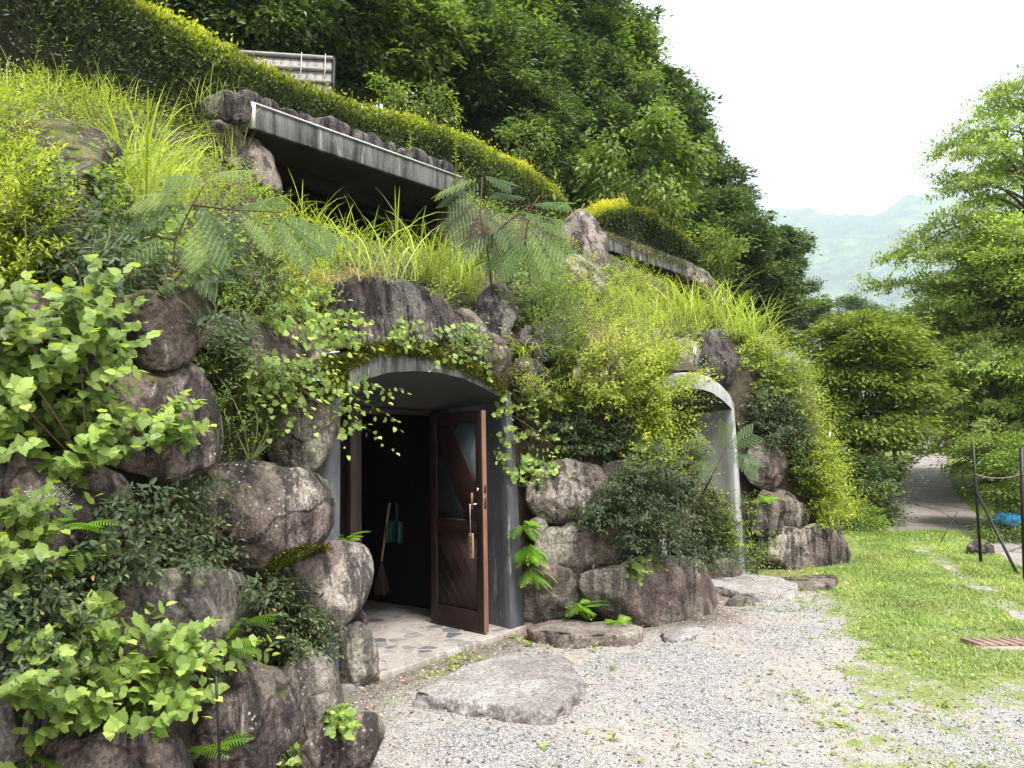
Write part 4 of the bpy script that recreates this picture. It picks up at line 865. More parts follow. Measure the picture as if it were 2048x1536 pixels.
def plant(name, poly, kind, n, label, cat='shrub', group=None, L=.25, th=.15, mat_=None, ls=.03, leaf=None, up=.7, out=.45, nl=9, arch_=.35, soft=6, rb=0., flat=.7, pair=False, stemm=None, rootstems=8, sw=.003, maxd=40, jit=.35, part='foliage', upl=.3):
    if leaf is HE: ls *= .72 if ls > .05 else .95; n = int(n*.95); L *= 1.35
    elif ls < .04: ls *= 1.55; nl = int(nl*.85); n = int(n*1.15)
    SD[0] += 1; rs = np.random.RandomState(SD[0]); P, N = sample(poly, n, rs, maxd, soft)
    if len(P) < 3: print('EMPTY PLANT', label); return
    base = P[np.argmin(P[:, 2]+rs.uniform(0, .1, len(P)))]
    e = empty(name, base, label, cat, group); D = growdir(N, up, out, rs, jit)
    Nn = unit(N*.6+OUT*.5+np.array([0, 0, .3])); Q = P+Nn*(th*rs.uniform(-.1, 1, (len(P), 1)))
    sc = rs.uniform(.6, 1.25, len(P))*L; Q = Q-D*sc[:, None]*.45
    acc, stem = Acc(), Acc(); sprigs(acc, stem, Q, D, sc, rs, nl, leaf or OV, ls, arch_, upl, pair, flat, rb=rb, sw=sw)
    acc.obj(part, mat_ or L_MID, e)
    if rootstems:
        i = rs.choice(len(Q), min(rootstems, len(Q)), False); k = np.linspace(0, 1, 8)[None, :, None]; A_ = base[None, None]; B_ = Q[i][:, None]
        C = A_*(1-k)+B_*k+Nn[i][:, None]*(.5*th*np.sin(np.pi*k))+rs.normal(size=(len(i), 1, 3))*.03*np.sin(np.pi*k)
        V, F, _ = ribbon(C, np.full(len(i), .008), unit(np.cross(B_[:, 0]-base, OUT)), np.linspace(1, .4, 8)); stem.add(V, F, .3)
    stem.obj('stem', stemm or STEM, e); return e
def blades(acc, P, rs, L, w, lean=.35, droop=.5, k=7, dir_=None, rb=0):
    m = len(P); L = np.broadcast_to(L, (m,))*rs.uniform(.55, 1.15, m); a = rs.uniform(0, 2*math.pi, m)
    h = np.stack([np.cos(a), np.sin(a), a*0], -1)
    if dir_ is not None: h = unit(h+dir_)
    u = np.linspace(0, 1, k)[None, :, None]; le = (lean*rs.uniform(.2, 1.3, m))[:, None, None]; dr = (droop*rs.uniform(.3, 1.5, m))[:, None, None]; LL = L[:, None, None]
    C = P[:, None]+LL*(np.array([0, 0, 1.])*(u-dr*.55*u**3)+h[:, None]*(le*u+dr*.65*u**2.4)); side = unit(np.cross(h, [0, 0, 1.])+rs.normal(size=(m, 3))*.3)
    pr = np.array([.55, .9, 1, .95, .75, .42, .0])[:k] if k == 7 else np.linspace(1, 0, k)
    V, F, kk = ribbon(C, w*rs.uniform(.6, 1.2, m), side, pr); acc.add(V, F, np.repeat(np.clip(rb+rs.uniform(size=m), 0, 1), kk))
def tuft(name, clumps, label, L, w, n, mat_=None, lean=.35, droop=.5, rad=.10, group=None, cat='grass tuft', dir_=None, lift=0.0, dep=None):
    """clumps: pixel points where the tuft is rooted"""
    SD[0] += 1; rs = np.random.RandomState(SD[0]); acc = Acc(); base = None
    for (x, y) in clumps:
        if dep: hit = CAM+ray(x, y)*dep
        else:
            h = BV.ray_cast(Vector(CAM), Vector(ray(x, y)), 60)
            if h[0] is None: continue
            hit = np.array(h[0])
        if base is None: base = hit
        P = hit+rs.normal(size=(n, 3))*rad*np.array([1, 1, .15])-np.array([0, 0, lift]); blades(acc, P, rs, L, w, lean, droop, dir_=dir_)
    if base is None: print('NO TUFT', label); return
    o = acc.obj(name, mat_ or L_GRASS, None, origin=base); tag(o, label, cat, group); return o
# ---- frond templates
def fern_t(np_=15, w=.30, notch=True):
    V, T = [], []; zc = lambda y: .12*y-.55*y*y
    def tri(*p): b = len(V); V.extend(p); T.append((b, b+1, b+2))
    for i in range(np_):
        y = .12+.86*i/np_; ln = w*math.sin(math.pi*(.18+.80*(1-i/np_)))**.8*(1-.5*(i/np_)**3); wd = .86/np_*.46
        for s in (1, -1):
            b0 = np.array([0, y, zc(y)]); tip = np.array([s*ln, y+ln*.45, zc(y)-ln*.35]); md = (b0+tip)/2+np.array([0, 0, .02])
            tri(b0+[0, -wd, 0], md+[0, -wd*.75, -.005], b0+[0, wd, 0]); tri(md+[0, -wd*.75, 0], tip, md+[0, wd*.75, 0]); tri(b0+[0, wd, 0], md+[0, -wd*.75, 0], md+[0, wd*.75, 0])
    k = 8
    for i in range(k): y0, y1 = i/k, (i+1)/k; tri((-.008, y0, zc(y0)), (.008, y0, zc(y0)), (0, y1+.02, zc(y1)+.004))
    tri((-.03, .95, zc(.95)), (.03, .95, zc(.95)), (0, 1.03, zc(1.0)))
    return np.array(V, float), np.array(T), None
def mimosa_t(npin=9, nl=16):
    V, T, Q = [], [], []
    def zc(y): return .05*y-.22*y*y
    for i in range(npin):
        y = .16+.80*i/(npin-1); ln = .50*math.sin(math.pi*(.26+.62*(1-i/npin)))
        for s in (1, -1):
            d = np.array([s*.80, .55, -.30]); d /= np.linalg.norm(d); o = np.array([0, y, zc(y)]); nrm = np.cross(d, [0, 0, 1.]); nrm /= np.linalg.norm(nrm); 
            for j in range(nl):
                q = (j+1)/(nl+1); p = o+d*ln*q+np.array([0, 0, -.10*ln*q*q]); l = .046*(1-.35*abs(q-.5)*2)*(1.0)
                for s2 in (1, -1):
                    a = nrm*s2*l+d*l*.35+np.array([0, 0, -.012]); b = len(V); wv = d*ln/nl*.62
                    V.extend([p-wv*.5, p+a*.6-wv, p+a, p+a*.6+wv*.7]); Q.append((b, b+1, b+2, b+3))
            b = len(V); e = o+d*ln+np.array([0, 0, -.10*ln]); V.extend([o+nrm*.004, o-nrm*.004, e]); T.append((b, b+1, b+2))
    k = 6
    for i in range(k):
        y0, y1 = i/k, (i+1)/k; b = len(V); V.extend([(-.008, y0, zc(y0)), (.008, y0, zc(y0)), (0, y1+.02, zc(y1)+.004)]); T.append((b, b+1, b+2))
    return np.array(V, float), np.array(T), np.array(Q)
FERN, MIMO = fern_t(), mimosa_t()
def fern(px, py, n, L, label, dirpx=None, spread=.9, droop=0, mat_=None, dep=None, cat='fern', group=None, up=.45):
    SD[0] += 1; rs = np.random.RandomState(SD[0]); h = BV.ray_cast(Vector(CAM), Vector(ray(px, py)), 60)
    if dep is None and h[0] is None: print('NO FERN', label); return
    P0 = CAM+ray(px, py)*dep if dep else np.array(h[0])+OUT*.02
    a = rs.uniform(-1, 1, n)*spread*math.pi/2*1.2; H0 = unit(OUT*1.0); Sx = np.array([-H0[1], H0[0], 0])
    D = H0*np.cos(a)[:, None]+Sx*np.sin(a)[:, None]+np.array([0, 0, 1.])*rs.uniform(up-.3, up+.3, (n, 1)); N = np.array([0, 0, 1.])+H0*.2+rs.normal(size=(n, 3))*.2
    acc = Acc(); acc.add(*inst(FERN, np.repeat(P0[None], n, 0)+rs.normal(size=(n, 3))*.015, D, N, L*rs.uniform(.65, 1.1, n), rs.uniform(size=n)))
    o = acc.obj('fern', mat_ or L_FERN, None, origin=P0); tag(o, label, cat, group); return o
def silk(rootpx, stems, fronds, dep, label, fl=1.0, name='silk_tree_seedling', cat='seedling tree'):
    SD[0] += 1; rs = np.random.RandomState(SD[0]); W_ = lambda p, dd=0: CAM+ray(p[0], p[1])*(dep+dd)
    P0 = W_(rootpx, .12); e = empty(name, P0, label, cat); m = MB()
    for st in stems:
        pts = [W_(p, .08*(1-i/len(st))) for i, p in enumerate(st)]; m.tube(pts, np.linspace(.0016, .0006, len(pts))*dep, 6)
    m.build('stem', STEMR, e, True); acc = Acc()
    for (x0, y0, x1, y1) in fronds:
        b = W_((x0, y0)); t_ = W_((x1, y1), -rs.uniform(.02, .14)); L = np.linalg.norm(t_-b)*1.08; D = unit(t_-b); N = unit(np.array([.35, -.75, .85])+rs.normal(size=3)*.2)
        acc.add(*inst(MIMO, b[None], (D+np.array([0, 0, .06]))[None], N[None], L*fl, rs.uniform(size=1)))
    acc.obj('foliage', L_MIM, e); return e
# ------------------------------------------------------------------ ground cover on the mound (nobody could count it)
rs = np.random.RandomState(77)
x = rs.uniform(-8, 8, 24000); y = rs.uniform(0, 18, 24000); t = tdist(x, y); ok = ((t > .30) | ((t > .05) & (y > 10.2))) & (t < 4.6)
for L_, R_, w_, n_2 in ((CL, CR, CW, CN), (C2L, C2R, C2W, C2N)):
    k, q = canopy_k(L_, w_, n_2, x, y); ok &= ~((k > -.3) & (k < np.linalg.norm(R_-L_)+.1) & (q > .1) & (q < 3.0))
for A in (A1, A2):
    k, q = locA(A, x, y); ok &= ~((k > -.05) & (k < 2.2) & (q < 1.0))
x, y = x[ok], y[ok]; P = np.stack([x, y, hmound(x, y)+.02], -1); Nn = np.repeat(unit(OUT*.5+np.array([0, 0, .8]))[None], len(P), 0)
acc, stem = Acc(), Acc(); D = unit(Nn+rs.normal(size=P.shape)*.5); sprigs(acc, stem, P, D, rs.uniform(.10, .26, len(P)), rs, 7, OV, .042, .4, flat=.5)
o = acc.obj('herb_ground_cover', L_LIME, None, origin=(0, 0, 0)); tag(o, kind='stuff')
# moss on the arch and boulders
def moss(poly, n, sz, name='moss'):
    P, N = sample(poly, n, rs, 30, 3)
    if len(P) == 0: return
    m_ = len(P); D = unit(N*.7+np.array([0, 0, .5])+rs.normal(size=(m_, 3))*.7); acc = Acc(); acc.add(*inst(DI, P, D, rs.normal(size=(m_, 3)), sz*rs.uniform(.5, 1.4, m_), rs.uniform(size=m_)*.6+.4*(vn(P*7, 4) > .1)))
    o = acc.obj(name, L_MOSS, None, origin=P[0]); tag(o, kind='stuff')
moss([(668,735),(690,705),(750,688),(860,690),(950,715),(1008,765),(1008,800),(985,775),(930,745),(860,715),(760,708),(700,735)], 9000, .028)
moss([(530,1135),(560,1108),(610,1092),(660,1092),(640,1106),(580,1125),(545,1150)], 3500, .02)
moss([(640,720),(700,715),(690,780),(660,800),(640,760)], 1800, .03)
moss([(1215,455),(1280,475),(1372,520),(1375,540),(1300,515),(1215,475)], 2500, .035)
moss([(760,1385),(820,1345),(950,1300),(1050,1268),(1060,1285),(960,1318),(860,1360),(800,1400)], 3000, .014)
moss([(1200,1035),(1250,1040),(1245,1055),(1180,1050)], 300, .02)
_m = L_MOSS; L_MOSS = simple('cream_lichen', (.48, .50, .40), .9, .2, 30)
for c_, r__ in (((118, 992), 24), ((134, 1022), 10), ((60, 985), 8), ((40, 1010), 7)):
    moss([(c_[0]+r__*math.cos(a), c_[1]+r__*.8*math.sin(a)) for a in np.linspace(0, 6.1, 12)], 40+r__*r__, .010, 'lichen')
L_MOSS = _m
# ------------------------------------------------------------------ plants on the wall, traced region by region
K = dict
LIMEH = K(leaf=HE, pair=True, arch_=.30, flat=.1, nl=6, up=.75, out=.55, sw=.0035, stemm=STEMR, upl=.12, mat_=L_LIME)
plant('broad_leaved_herb', [(-40,660),(50,630),(110,600),(160,600),(195,640),(215,700),(225,790),(255,870),(250,940),(190,955),(90,945),(-40,930)], 0, 170, 'big clump of pale green heart shaped leaves at the left edge above the lichen boulder', 'leafy plant', L=.24, th=.22, ls=.066, **LIMEH)
plant('broad_leaved_herb', [(0,1310),(60,1260),(130,1220),(200,1210),(250,1250),(360,1270),(420,1310),(400,1345),(350,1380),(320,1440),(230,1480),(180,1500),(70,1465),(10,1400)], 0, 150, 'nearest clump of large lime heart shaped serrated leaves at the bottom left', 'leafy plant', L=.22, th=.25, ls=.064, **LIMEH)
plant('broad_leaved_herb', [(300,880),(330,780),(370,860),(330,960),(290,950)], 0, 14, 'loose trailing sprays of heart shaped leaves over the large squarish boulder', 'leafy plant', L=.22, th=.12, ls=.05, **LIMEH)
plant('broad_leaved_herb', [(-20,1010),(60,1000),(110,1060),(115,1150),(60,1190),(-20,1190)], 0, 34, 'clump of bigger darker heart leaves at the left edge below the lichen boulder', 'leafy plant', L=.2, th=.18, ls=.06, **{**LIMEH, 'mat_': L_MID})
plant('broad_leaved_herb', [(230,470),(330,450),(440,470),(470,540),(440,600),(330,600),(240,560)], 0, 90, 'shaded heart leaved plant behind the silk tree fronds on the left slope', 'leafy plant', L=.25, th=.25, ls=.055, **{**LIMEH, 'mat_': L_MID})
plant('broad_leaved_herb', [(40,330),(110,310),(200,350),(260,420),(180,470),(60,440)], 0, 60, 'green broad leaved plant under the spotted boulder at top left', 'leafy plant', L=.25, th=.2, ls=.055, **{**LIMEH, 'mat_': L_MID})
V_ = K(leaf=HE, pair=False, arch_=.6, flat=.25, nl=8, up=.15, out=.5, sw=.003, stemm=STEMR, mat_=L_LIME)
plant('trailing_vine', [(500,610),(560,590),(640,592),(682,650),(672,695),(600,695),(530,655)], 0, 75, 'bright lime vine draped over the dark grey green boulder left of the arch', 'vine', L=.28, th=.14, ls=.05, **V_)
plant('trailing_vine', [(470,715),(560,735),(640,740),(700,772),(716,830),(730,880),(690,895),(660,850),(600,815),(520,800),(465,770)], 0, 85, 'lime vine hanging across the left corner of the doorway arch', 'vine', L=.3, th=.16, ls=.052, **V_)
plant('trailing_vine', [(855,672),(890,652),(940,660),(972,700),(982,728),(950,738),(900,712)], 0, 40, 'small leaved vine on the top right of the doorway arch below the lintel boulder', 'vine', L=.2, th=.1, ls=.045, **V_)
plant('trailing_vine', [(768,690),(790,655),(820,665),(822,692)], 0, 16, 'small round leaved tuft of vine on top of the arch crown', 'vine', L=.14, th=.08, ls=.045, **V_)
plant('trailing_vine', [(992,795),(1040,780),(1100,800),(1115,870),(1110,905),(1050,900),(1000,880)], 0, 50, 'lime round leaved vine beside the upper right jamb of the doorway', 'vine', L=.22, th=.16, ls=.062, **V_)
plant('trailing_vine', [(1003,910),(1050,905),(1110,915),(1112,950),(1072,985),(1025,968)], 0, 32, 'lower cluster of lime round leaves hanging above the purple boulder by the right jamb', 'vine', L=.2, th=.14, ls=.064, **V_)
plant('trailing_vine', [(1240,1120),(1300,1105),(1308,1130),(1290,1150),(1250,1145)], 0, 14, 'small cluster of dark green round leaves on the long rounded boulder', 'vine', L=.12, th=.06, ls=.062, **{**V_, 'mat_': L_MID})
plant('trailing_vine', [(1490,700),(1540,690),(1580,730),(1580,800),(1520,820),(1490,770)], 0, 70, 'green broad leaved vine right of the second arch top', 'vine', L=.3, th=.25, ls=.075, **{**V_, 'mat_': L_MID})
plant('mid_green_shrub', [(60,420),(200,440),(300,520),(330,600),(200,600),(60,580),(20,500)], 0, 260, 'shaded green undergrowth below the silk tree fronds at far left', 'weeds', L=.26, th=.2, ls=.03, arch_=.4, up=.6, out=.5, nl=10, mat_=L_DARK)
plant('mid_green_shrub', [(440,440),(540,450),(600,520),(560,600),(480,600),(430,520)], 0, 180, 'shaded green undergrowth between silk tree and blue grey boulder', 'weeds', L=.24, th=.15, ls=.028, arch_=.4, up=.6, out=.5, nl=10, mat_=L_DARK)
DK = K(leaf=OV, arch_=.5, flat=.6, nl=13, up=.45, out=.6, stemm=STEMR, mat_=L_DARK)
plant('dark_shrub', [(120,1120),(180,1020),(250,965),(330,955),(380,1010),(425,1090),(405,1140),(300,1150),(190,1200),(130,1180)], 0, 260, 'dark glossy small leaved shrub with reddish tips beside the big wide purple boulder', L=.22, th=.2, ls=.024, **DK)
plant('dark_shrub', [(-30,1180),(60,1150),(110,1200),(130,1300),(60,1370),(-30,1340)], 0, 150, 'dark small leaved shrub at the left edge above the lowest heart leaves', L=.22, th=.2, ls=.022, **DK)
plant('dark_shrub', [(465,1175),(540,1135),(600,1170),(650,1235),(640,1290),(565,1335),(490,1290)], 0, 200, 'dark trailing shrub below the mossy overhanging boulder', L=.22, th=.16, ls=.024, **DK)
plant('dark_shrub', [(1150,1010),(1190,985),(1230,920),(1320,900),(1380,950),(1430,1010),(1475,1080),(1460,1135),(1400,1145),(1300,1110),(1220,1100),(1150,1060)], 0, 900, 'large bushy dark green shrub bulging over the boulders between the arches', L=.32, th=.42, ls=.028, **DK)
plant('dark_shrub', [(1095,850),(1150,810),(1230,830),(1240,900),(1180,925),(1110,920)], 0, 220, 'dark fine leaved shrub right of the lime vine, above the purple boulder', L=.26, th=.25, ls=.024, **DK)
plant('dark_shrub', [(1480,800),(1540,790),(1580,850),(1570,910),(1520,900),(1490,870)], 0, 240, 'dark green shrub hugging the second arch jamb on its right', L=.3, th=.3, ls=.035, **DK)
plant('dark_shrub', [(380,640),(430,630),(490,690),(470,730),(400,720)], 0, 60, 'dark leaved trailing twigs between the mossy brown and the grey green boulders', L=.25, th=.12, ls=.035, **DK)
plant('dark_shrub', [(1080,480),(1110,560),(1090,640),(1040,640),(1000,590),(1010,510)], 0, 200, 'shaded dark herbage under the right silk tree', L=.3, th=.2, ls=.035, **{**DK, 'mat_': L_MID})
YS = K(leaf=NAR, arch_=.25, flat=.35, nl=16, up=.9, out=.4, mat_=L_YEL, upl=.7)
YB = K(leaf=OV, arch_=.35, flat=.4, nl=12, up=.7, out=.5, mat_=L_YEL, upl=.45)
plant('yellow_green_shrub', [(1130,735),(1200,690),(1290,700),(1340,750),(1375,800),(1385,865),(1395,935),(1380,985),(1290,960),(1240,930),(1240,850),(1140,810)], 0, 900, 'big bright yellow green shrub left of the second arch', L=.32, th=.35, ls=.028, **YB)
plant('yellow_green_shrub', [(1390,980),(1440,1000),(1480,1060),(1480,1110),(1430,1090),(1380,1030)], 0, 130, 'loose olive green shrub spray before the second arch jamb', L=.3, th=.3, ls=.026, **YB)
plant('yellow_green_shrub', [(1140,600),(1230,590),(1300,640),(1330,700),(1280,740),(1190,720),(1140,680)], 0, 420, 'yellow green weeds between the grey purple boulder and the pale capped stone', 'weeds', L=.28, th=.25, ls=.026, **YS)
plant('yellow_green_shrub', [(1440,650),(1520,640),(1560,690),(1585,760),(1610,830),(1630,900),(1610,930),(1590,880),(1540,790),(1480,720)], 0, 800, 'bright yellow green shrub cascading down the far slope right of the second arch', L=.34, th=.35, ls=.03, **YB)
plant('yellow_green_shrub', [(1570,900),(1620,900),(1645,960),(1670,1040),(1650,1056),(1615,1040),(1595,980)], 0, 420, 'lowest bright shrub at the right foot of the mound above the paired boulders', L=.34, th=.35, ls=.034, **YB)
plant('mid_green_shrub', [(1560,880),(1640,900),(1640,990),(1610,1000),(1570,950)], 0, 260, 'mid green shrub behind the brown wedge shaped boulder', L=.3, th=.3, ls=.034, **{**YB, 'mat_': L_MID})
plant('mid_green_shrub', [(1470,1000),(1500,990),(1520,1070),(1500,1140),(1478,1140)], 0, 60, 'narrow strip of leaves between second arch jamb and the brown boulders', L=.25, th=.2, ls=.03, **{**YB, 'mat_': L_MID})
plant('yellow_green_shrub', [(-30,190),(60,165),(160,150),(300,210),(440,230),(420,265),(240,265),(100,245),(-30,260)], 0, 560, 'low yellow green herbs covering the ledge at top left', 'weeds', L=.22, th=.2, ls=.024, **YS)
plant('yellow_green_shrub', [(-30,240),(30,260),(50,340),(80,420),(60,560),(0,600),(-30,600)], 0, 330, 'yellow leaved weeds down the left edge beside the spotted boulder', 'weeds', L=.26, th=.22, ls=.026, **YS)
plant('yellow_green_shrub', [(200,330),(300,320),(450,330),(540,390),(560,440),(440,420),(300,440),(220,420)], 0, 300, 'yellow green weeds below the tall grass on the left slope', 'weeds', L=.26, th=.22, ls=.026, **YS)
plant('yellow_green_shrub', [(520,420),(600,400),(640,470),(640,560),(620,640),(560,640),(520,560),(480,480)], 0, 420, 'fine yellow green weeds around the blue grey rounded boulder', 'weeds', L=.26, th=.22, ls=.024, **YS)
plant('mid_green_shrub', [(440,560),(540,560),(560,640),(480,660),(400,640)], 0, 150, 'wispy green weeds above the dark grey green boulder', 'weeds', L=.25, th=.2, ls=.024, **{**YS, 'mat_': L_MID})
plant('mid_green_shrub', [(425,700),(500,740),(560,760),(545,860),(500,925),(450,925),(430,830)], 0, 240, 'fine leaved green weeds between the squarish purple boulder and the overhanging grey boulder', 'weeds', L=.24, th=.18, ls=.022, **{**YS, 'mat_': L_MID})
plant('yellow_green_shrub', [(800,520),(900,520),(950,560),(950,610),(880,600),(820,570)], 0, 280, 'yellow weeds on the right shoulder of the dark lintel boulder', 'weeds', L=.24, th=.2, ls=.024, **YS)
plant('mid_green_shrub', [(1100,560),(1150,600),(1160,700),(1140,780),(1100,780),(1080,690),(1040,650),(1050,600)], 0, 420, 'tangled green weeds right of the flat topped mottled stone', 'weeds', L=.26, th=.22, ls=.026, **{**YS, 'mat_': L_MID})
plant('yellow_green_shrub', [(1110,430),(1140,480),(1180,540),(1240,570),(1220,610),(1140,600),(1080,520)], 0, 220, 'bright weeds around the tall purple slab of rock', 'weeds', L=.26, th=.2, ls=.028, **YS)
plant('yellow_green_shrub', [(1230,540),(1300,560),(1360,600),(1440,640),(1400,680),(1300,640),(1240,610)], 0, 380, 'pale green weeds below the far roof slab', 'weeds', L=.28, th=.25, ls=.028, **YS)
plant('yellow_green_shrub', [(1020,740),(1100,780),(1200,790),(1180,830),(1090,830),(1020,790)], 0, 180, 'light weeds under the purple stone with drooping grass', 'weeds', L=.24, th=.2, ls=.024, **YS)
plant('yellow_green_shrub', [(890,345),(950,330),(1010,365),(1000,400),(930,400)], 0, 110, 'yellow green weeds at the right end of the long roof slab', 'weeds', L=.28, th=.2, ls=.03, **YS)
plant('broad_leaved_herb', [(640,1420),(690,1405),(705,1440),(690,1470),(650,1475)], 0, 22, 'small bright green leafy plant between the bottom boulders and the gravel', 'leafy plant', L=.09, th=.04, ls=.035, **{**LIMEH, 'stemm': STEM})
plant('broad_leaved_herb', [(565,1510),(600,1495),(610,1536),(570,1560)], 0, 8, 'single leafy sprout at the bottom edge beside the low purple boulder', 'leafy plant', L=.10, th=.05, ls=.045, **LIMEH)
plant('yellow_green_shrub', [(1250,760),(1300,725),(1345,735),(1368,775),(1375,830),(1378,900),(1330,900),(1270,840)], 0, 620, 'yellow green shrub hiding the left half of the second arch', L=.30, th=.35, ls=.028, **YB)
# ferns
fern(1045, 1050, 13, .22, 'hanging bright fern beside the small wedged pale stone, upper of two', up=.1, dep=6.72)
fern(1055, 1095, 24, .22, 'hanging bright fern on the crack beside the right jamb, lower and larger of two', up=-.1, dep=6.72)
fern(1062, 1140, 9, .22, 'fern fronds drooping over the square pale boulder', up=-.2, dep=6.72)
fern(1160, 1215, 16, .22, 'bright fern sprouting between the square and the long rounded boulder', up=.35, dep=6.72)
fern(1232, 1246, 12, .22, 'bright fern at ground level before the left end of long rounded boulder', up=.45, dep=6.62)
fern(395, 1500, 12, .20, 'fern with feathery fronds at the bottom edge left of the iron rod', up=.6)
fern(60, 1510, 9, .20, 'fern at the bottom left corner', up=.4)
fern(480, 1250, 12, .20, 'lime fern above the streaked rod boulder', up=.4)
fern(560, 1300, 10, .18, 'lime fern to the right of the one above the streaked boulder', up=.2)
fern(440, 1290, 10, .18, 'lime fern over the heart leaved plant near the two toned boulder', up=.3)
fern(410, 745, 8, .15, 'small lime fern at the top corner of the squarish purple boulder', up=.1)
fern(130, 1060, 7, .16, 'yellow fern in the dark shrub at left, upper one', up=.3)
fern(135, 1118, 8, .15, 'yellow fern in the dark shrub at left, lower one', up=.2)
fern(690, 1082, 7, .16, 'small fern on top of the mossy overhanging boulder before the door', up=.7)
fern(585, 400, 9, .30, 'fern on the slope beside the leaning purple boulder', up=.7)
fern(1290, 840, 6, .2, 'fern inside the big bright shrub', up=.3)
fern(1520, 1000, 9, .25, 'fern right of the second arch jamb', up=.4)
fern(1100, 370, 8, .35, 'fern at the end of the clipped hedge', up=.7)
# silk trees
silk((345, 600), [[(345,640),(345,560),(350,480),(385,410),(420,350)], [(350,480),(300,470),(230,490)], [(385,410),(470,420),(560,425)], [(345,560),(250,560),(190,560)]],
 [(385,410,255,425),(390,395,270,385),(390,405,475,500),(420,360,330,355),(400,420,420,520),(480,420,560,480),(540,425,640,500),(560,425,680,470),(470,420,560,385),(330,470,240,520),(300,470,170,465),
  (230,490,90,520),(250,560,150,610),(200,560,90,590),(200,560,275,610),(230,490,130,450),(350,500,440,560),(345,560,290,640),(300,500,210,560),(420,350,500,330)], 3.6, 'silk tree seedling with feathery fronds spreading over the left slope', .85)
silk((985, 560), [[(985,590),(975,500),(960,430),(965,355)], [(975,480),(1020,440),(1060,410)], [(1060,560),(1050,480),(1060,420),(1080,390)]],
 [(965,355,885,372),(965,352,1015,362),(965,360,900,400),(962,400,900,450),(965,420,1020,470),(1020,440,1045,520),(1020,440,970,510),(1040,425,1120,440),(1060,410,1125,400),(1060,430,1130,490),(1050,480,1000,530),(1055,450,1110,520),(1060,400,1000,380),(1050,480,1090,540),(1000,460,930,490)], 7.7, 'silk tree seedling with drooping fronds right of the long roof slab')
silk((1440, 960), [[(1400,1000),(1430,940),(1450,900)]], [(1440,915,1400,880),(1450,900,1510,930),(1450,900,1500,870),(1440,915,1405,935),(1445,905,1460,860)], 8.6, 'small silk tree sprig crossing the second arch jamb')
# tall grasses
tuft('tall_grass', [(270,440),(290,430),(265,400),(285,380)], 'tall bright grass clump rising on the upper left slope', .85, .014, 42, lean=.3, droop=.55, rad=.07)
tuft('tall_grass', [(350,440),(380,410),(330,400)], 'arching bright grass clump just right of the tallest clump on the left slope', .65, .012, 36, lean=.35, droop=.6, rad=.07)
tuft('tall_grass', [(440,330),(470,300),(420,290)], 'grass clump beside the leaning purple boulder', .55, .010, 26, lean=.25, droop=.4, rad=.08)
tuft('tall_grass', [(60+40*i, 215+int(6*math.sin(i))) for i in range(10)], 'fringe of upright grass along the ledge below the dark hedge', .42, .010, 22, lean=.25, droop=.35, rad=.14)
tuft('tall_grass', [(640,540),(670,530),(610,500),(600,470)], 'arching grass at the left foot of the dark upper opening', .62, .011, 26, lean=.4, droop=.7, rad=.12)
tuft('tall_grass', [(720,540),(745,560),(700,530)], 'wispy grass above the left of the lintel boulder', .6, .010, 26, lean=.35, droop=.6, rad=.13)
tuft('tall_grass', [(820,560),(850,570),(790,560),(830,530)], 'brightest broad bladed grass clump above the lintel boulder centre', .72, .013, 26, lean=.36, droop=.6, rad=.12)
tuft('tall_grass', [(900,570),(930,590),(880,550),(950,560)], 'green grass clump above the right shoulder of the arch', .6, .011, 26, lean=.3, droop=.5, rad=.13)
tuft('tall_grass', [(1290,640),(1310,660),(1270,620)], 'fine grass left of the far roof slab opening', .4, .011, 24, lean=.35, droop=.6, rad=.15)
tuft('tall_grass', [(1360,660),(1390,650),(1340,640),(1370,630)], 'arching grass below the far roof slab', .75, .013, 34, lean=.4, droop=.65, rad=.16)
tuft('tall_grass', [(1450,660),(1480,680),(1430,640),(1460,640),(1500,690)], 'big fan of bright grass at the right end of the far roof slab', .9, .014, 50, lean=.4, droop=.6, rad=.16)
tuft('dry_grass', [(660,572),(700,566)], 'tangle of dry straw coloured grass on the lintel boulder', .2, .006, 70, L_DRY, lean=.9, droop=1.4, rad=.10)
tuft('dry_grass', [(1215,720),(1230,760),(1205,690)], 'dry brown grass hanging beside the dark buried stone', .35, .006, 50, L_DRY, lean=.6, droop=1.8, rad=.08)
tuft('drooping_grass', [(1056,712),(1048,716)], 'pale drooping grass over the purple stone right of the arch', .32, .010, 22, L_GRASS, lean=.5, droop=1.9, rad=.03)
tuft('drooping_grass', [(1110,770),(1130,760)], 'drooping green grass among weeds right of the purple stone', .35, .009, 30, L_GRASS, lean=.5, droop=1.7, rad=.08)
# tall single weeds
def stalk(x, y, L, label, dep=None, w=.055, mat_=L_LIME, n=26, lean=0, name='tall_weed', group=None):
    SD[0] += 1; rs = np.random.RandomState(SD[0]); h = BV.ray_cast(Vector(CAM), Vector(ray(x, y)), 60)
    if dep: P = CAM+ray(x, y)*dep
    elif h[0] is None: print('NO STALK', label); return
    else: P = np.array(h[0])
    e = empty(name, P, label, 'weed', group); acc, st = Acc(), Acc()
    sprigs(acc, st, P[None], np.array([[lean, 0, 1.]]), L, rs, n, NAR, w, .05, up=.55, flat=.0, sw=.008, tipr=.3); acc.obj('foliage', mat_, e); st.obj('stem', STEM, e)
stalk(800, 500, .85, 'tall upright weed with narrow leaves in front of the dark upper opening', w=.11)
stalk(955, 590, .75, 'upright weed just left of the right silk tree', w=.08)
stalk(1112, 620, 1.5, 'tallest weed standing against the boulders right of the right silk tree', w=.14)
stalk(130, 200, .62, 'tall weed against the dark hedge near the upper left corner', w=.06)
stalk(60, 190, .55, 'weed with drooping tip at far upper left', w=.05, lean=.1)
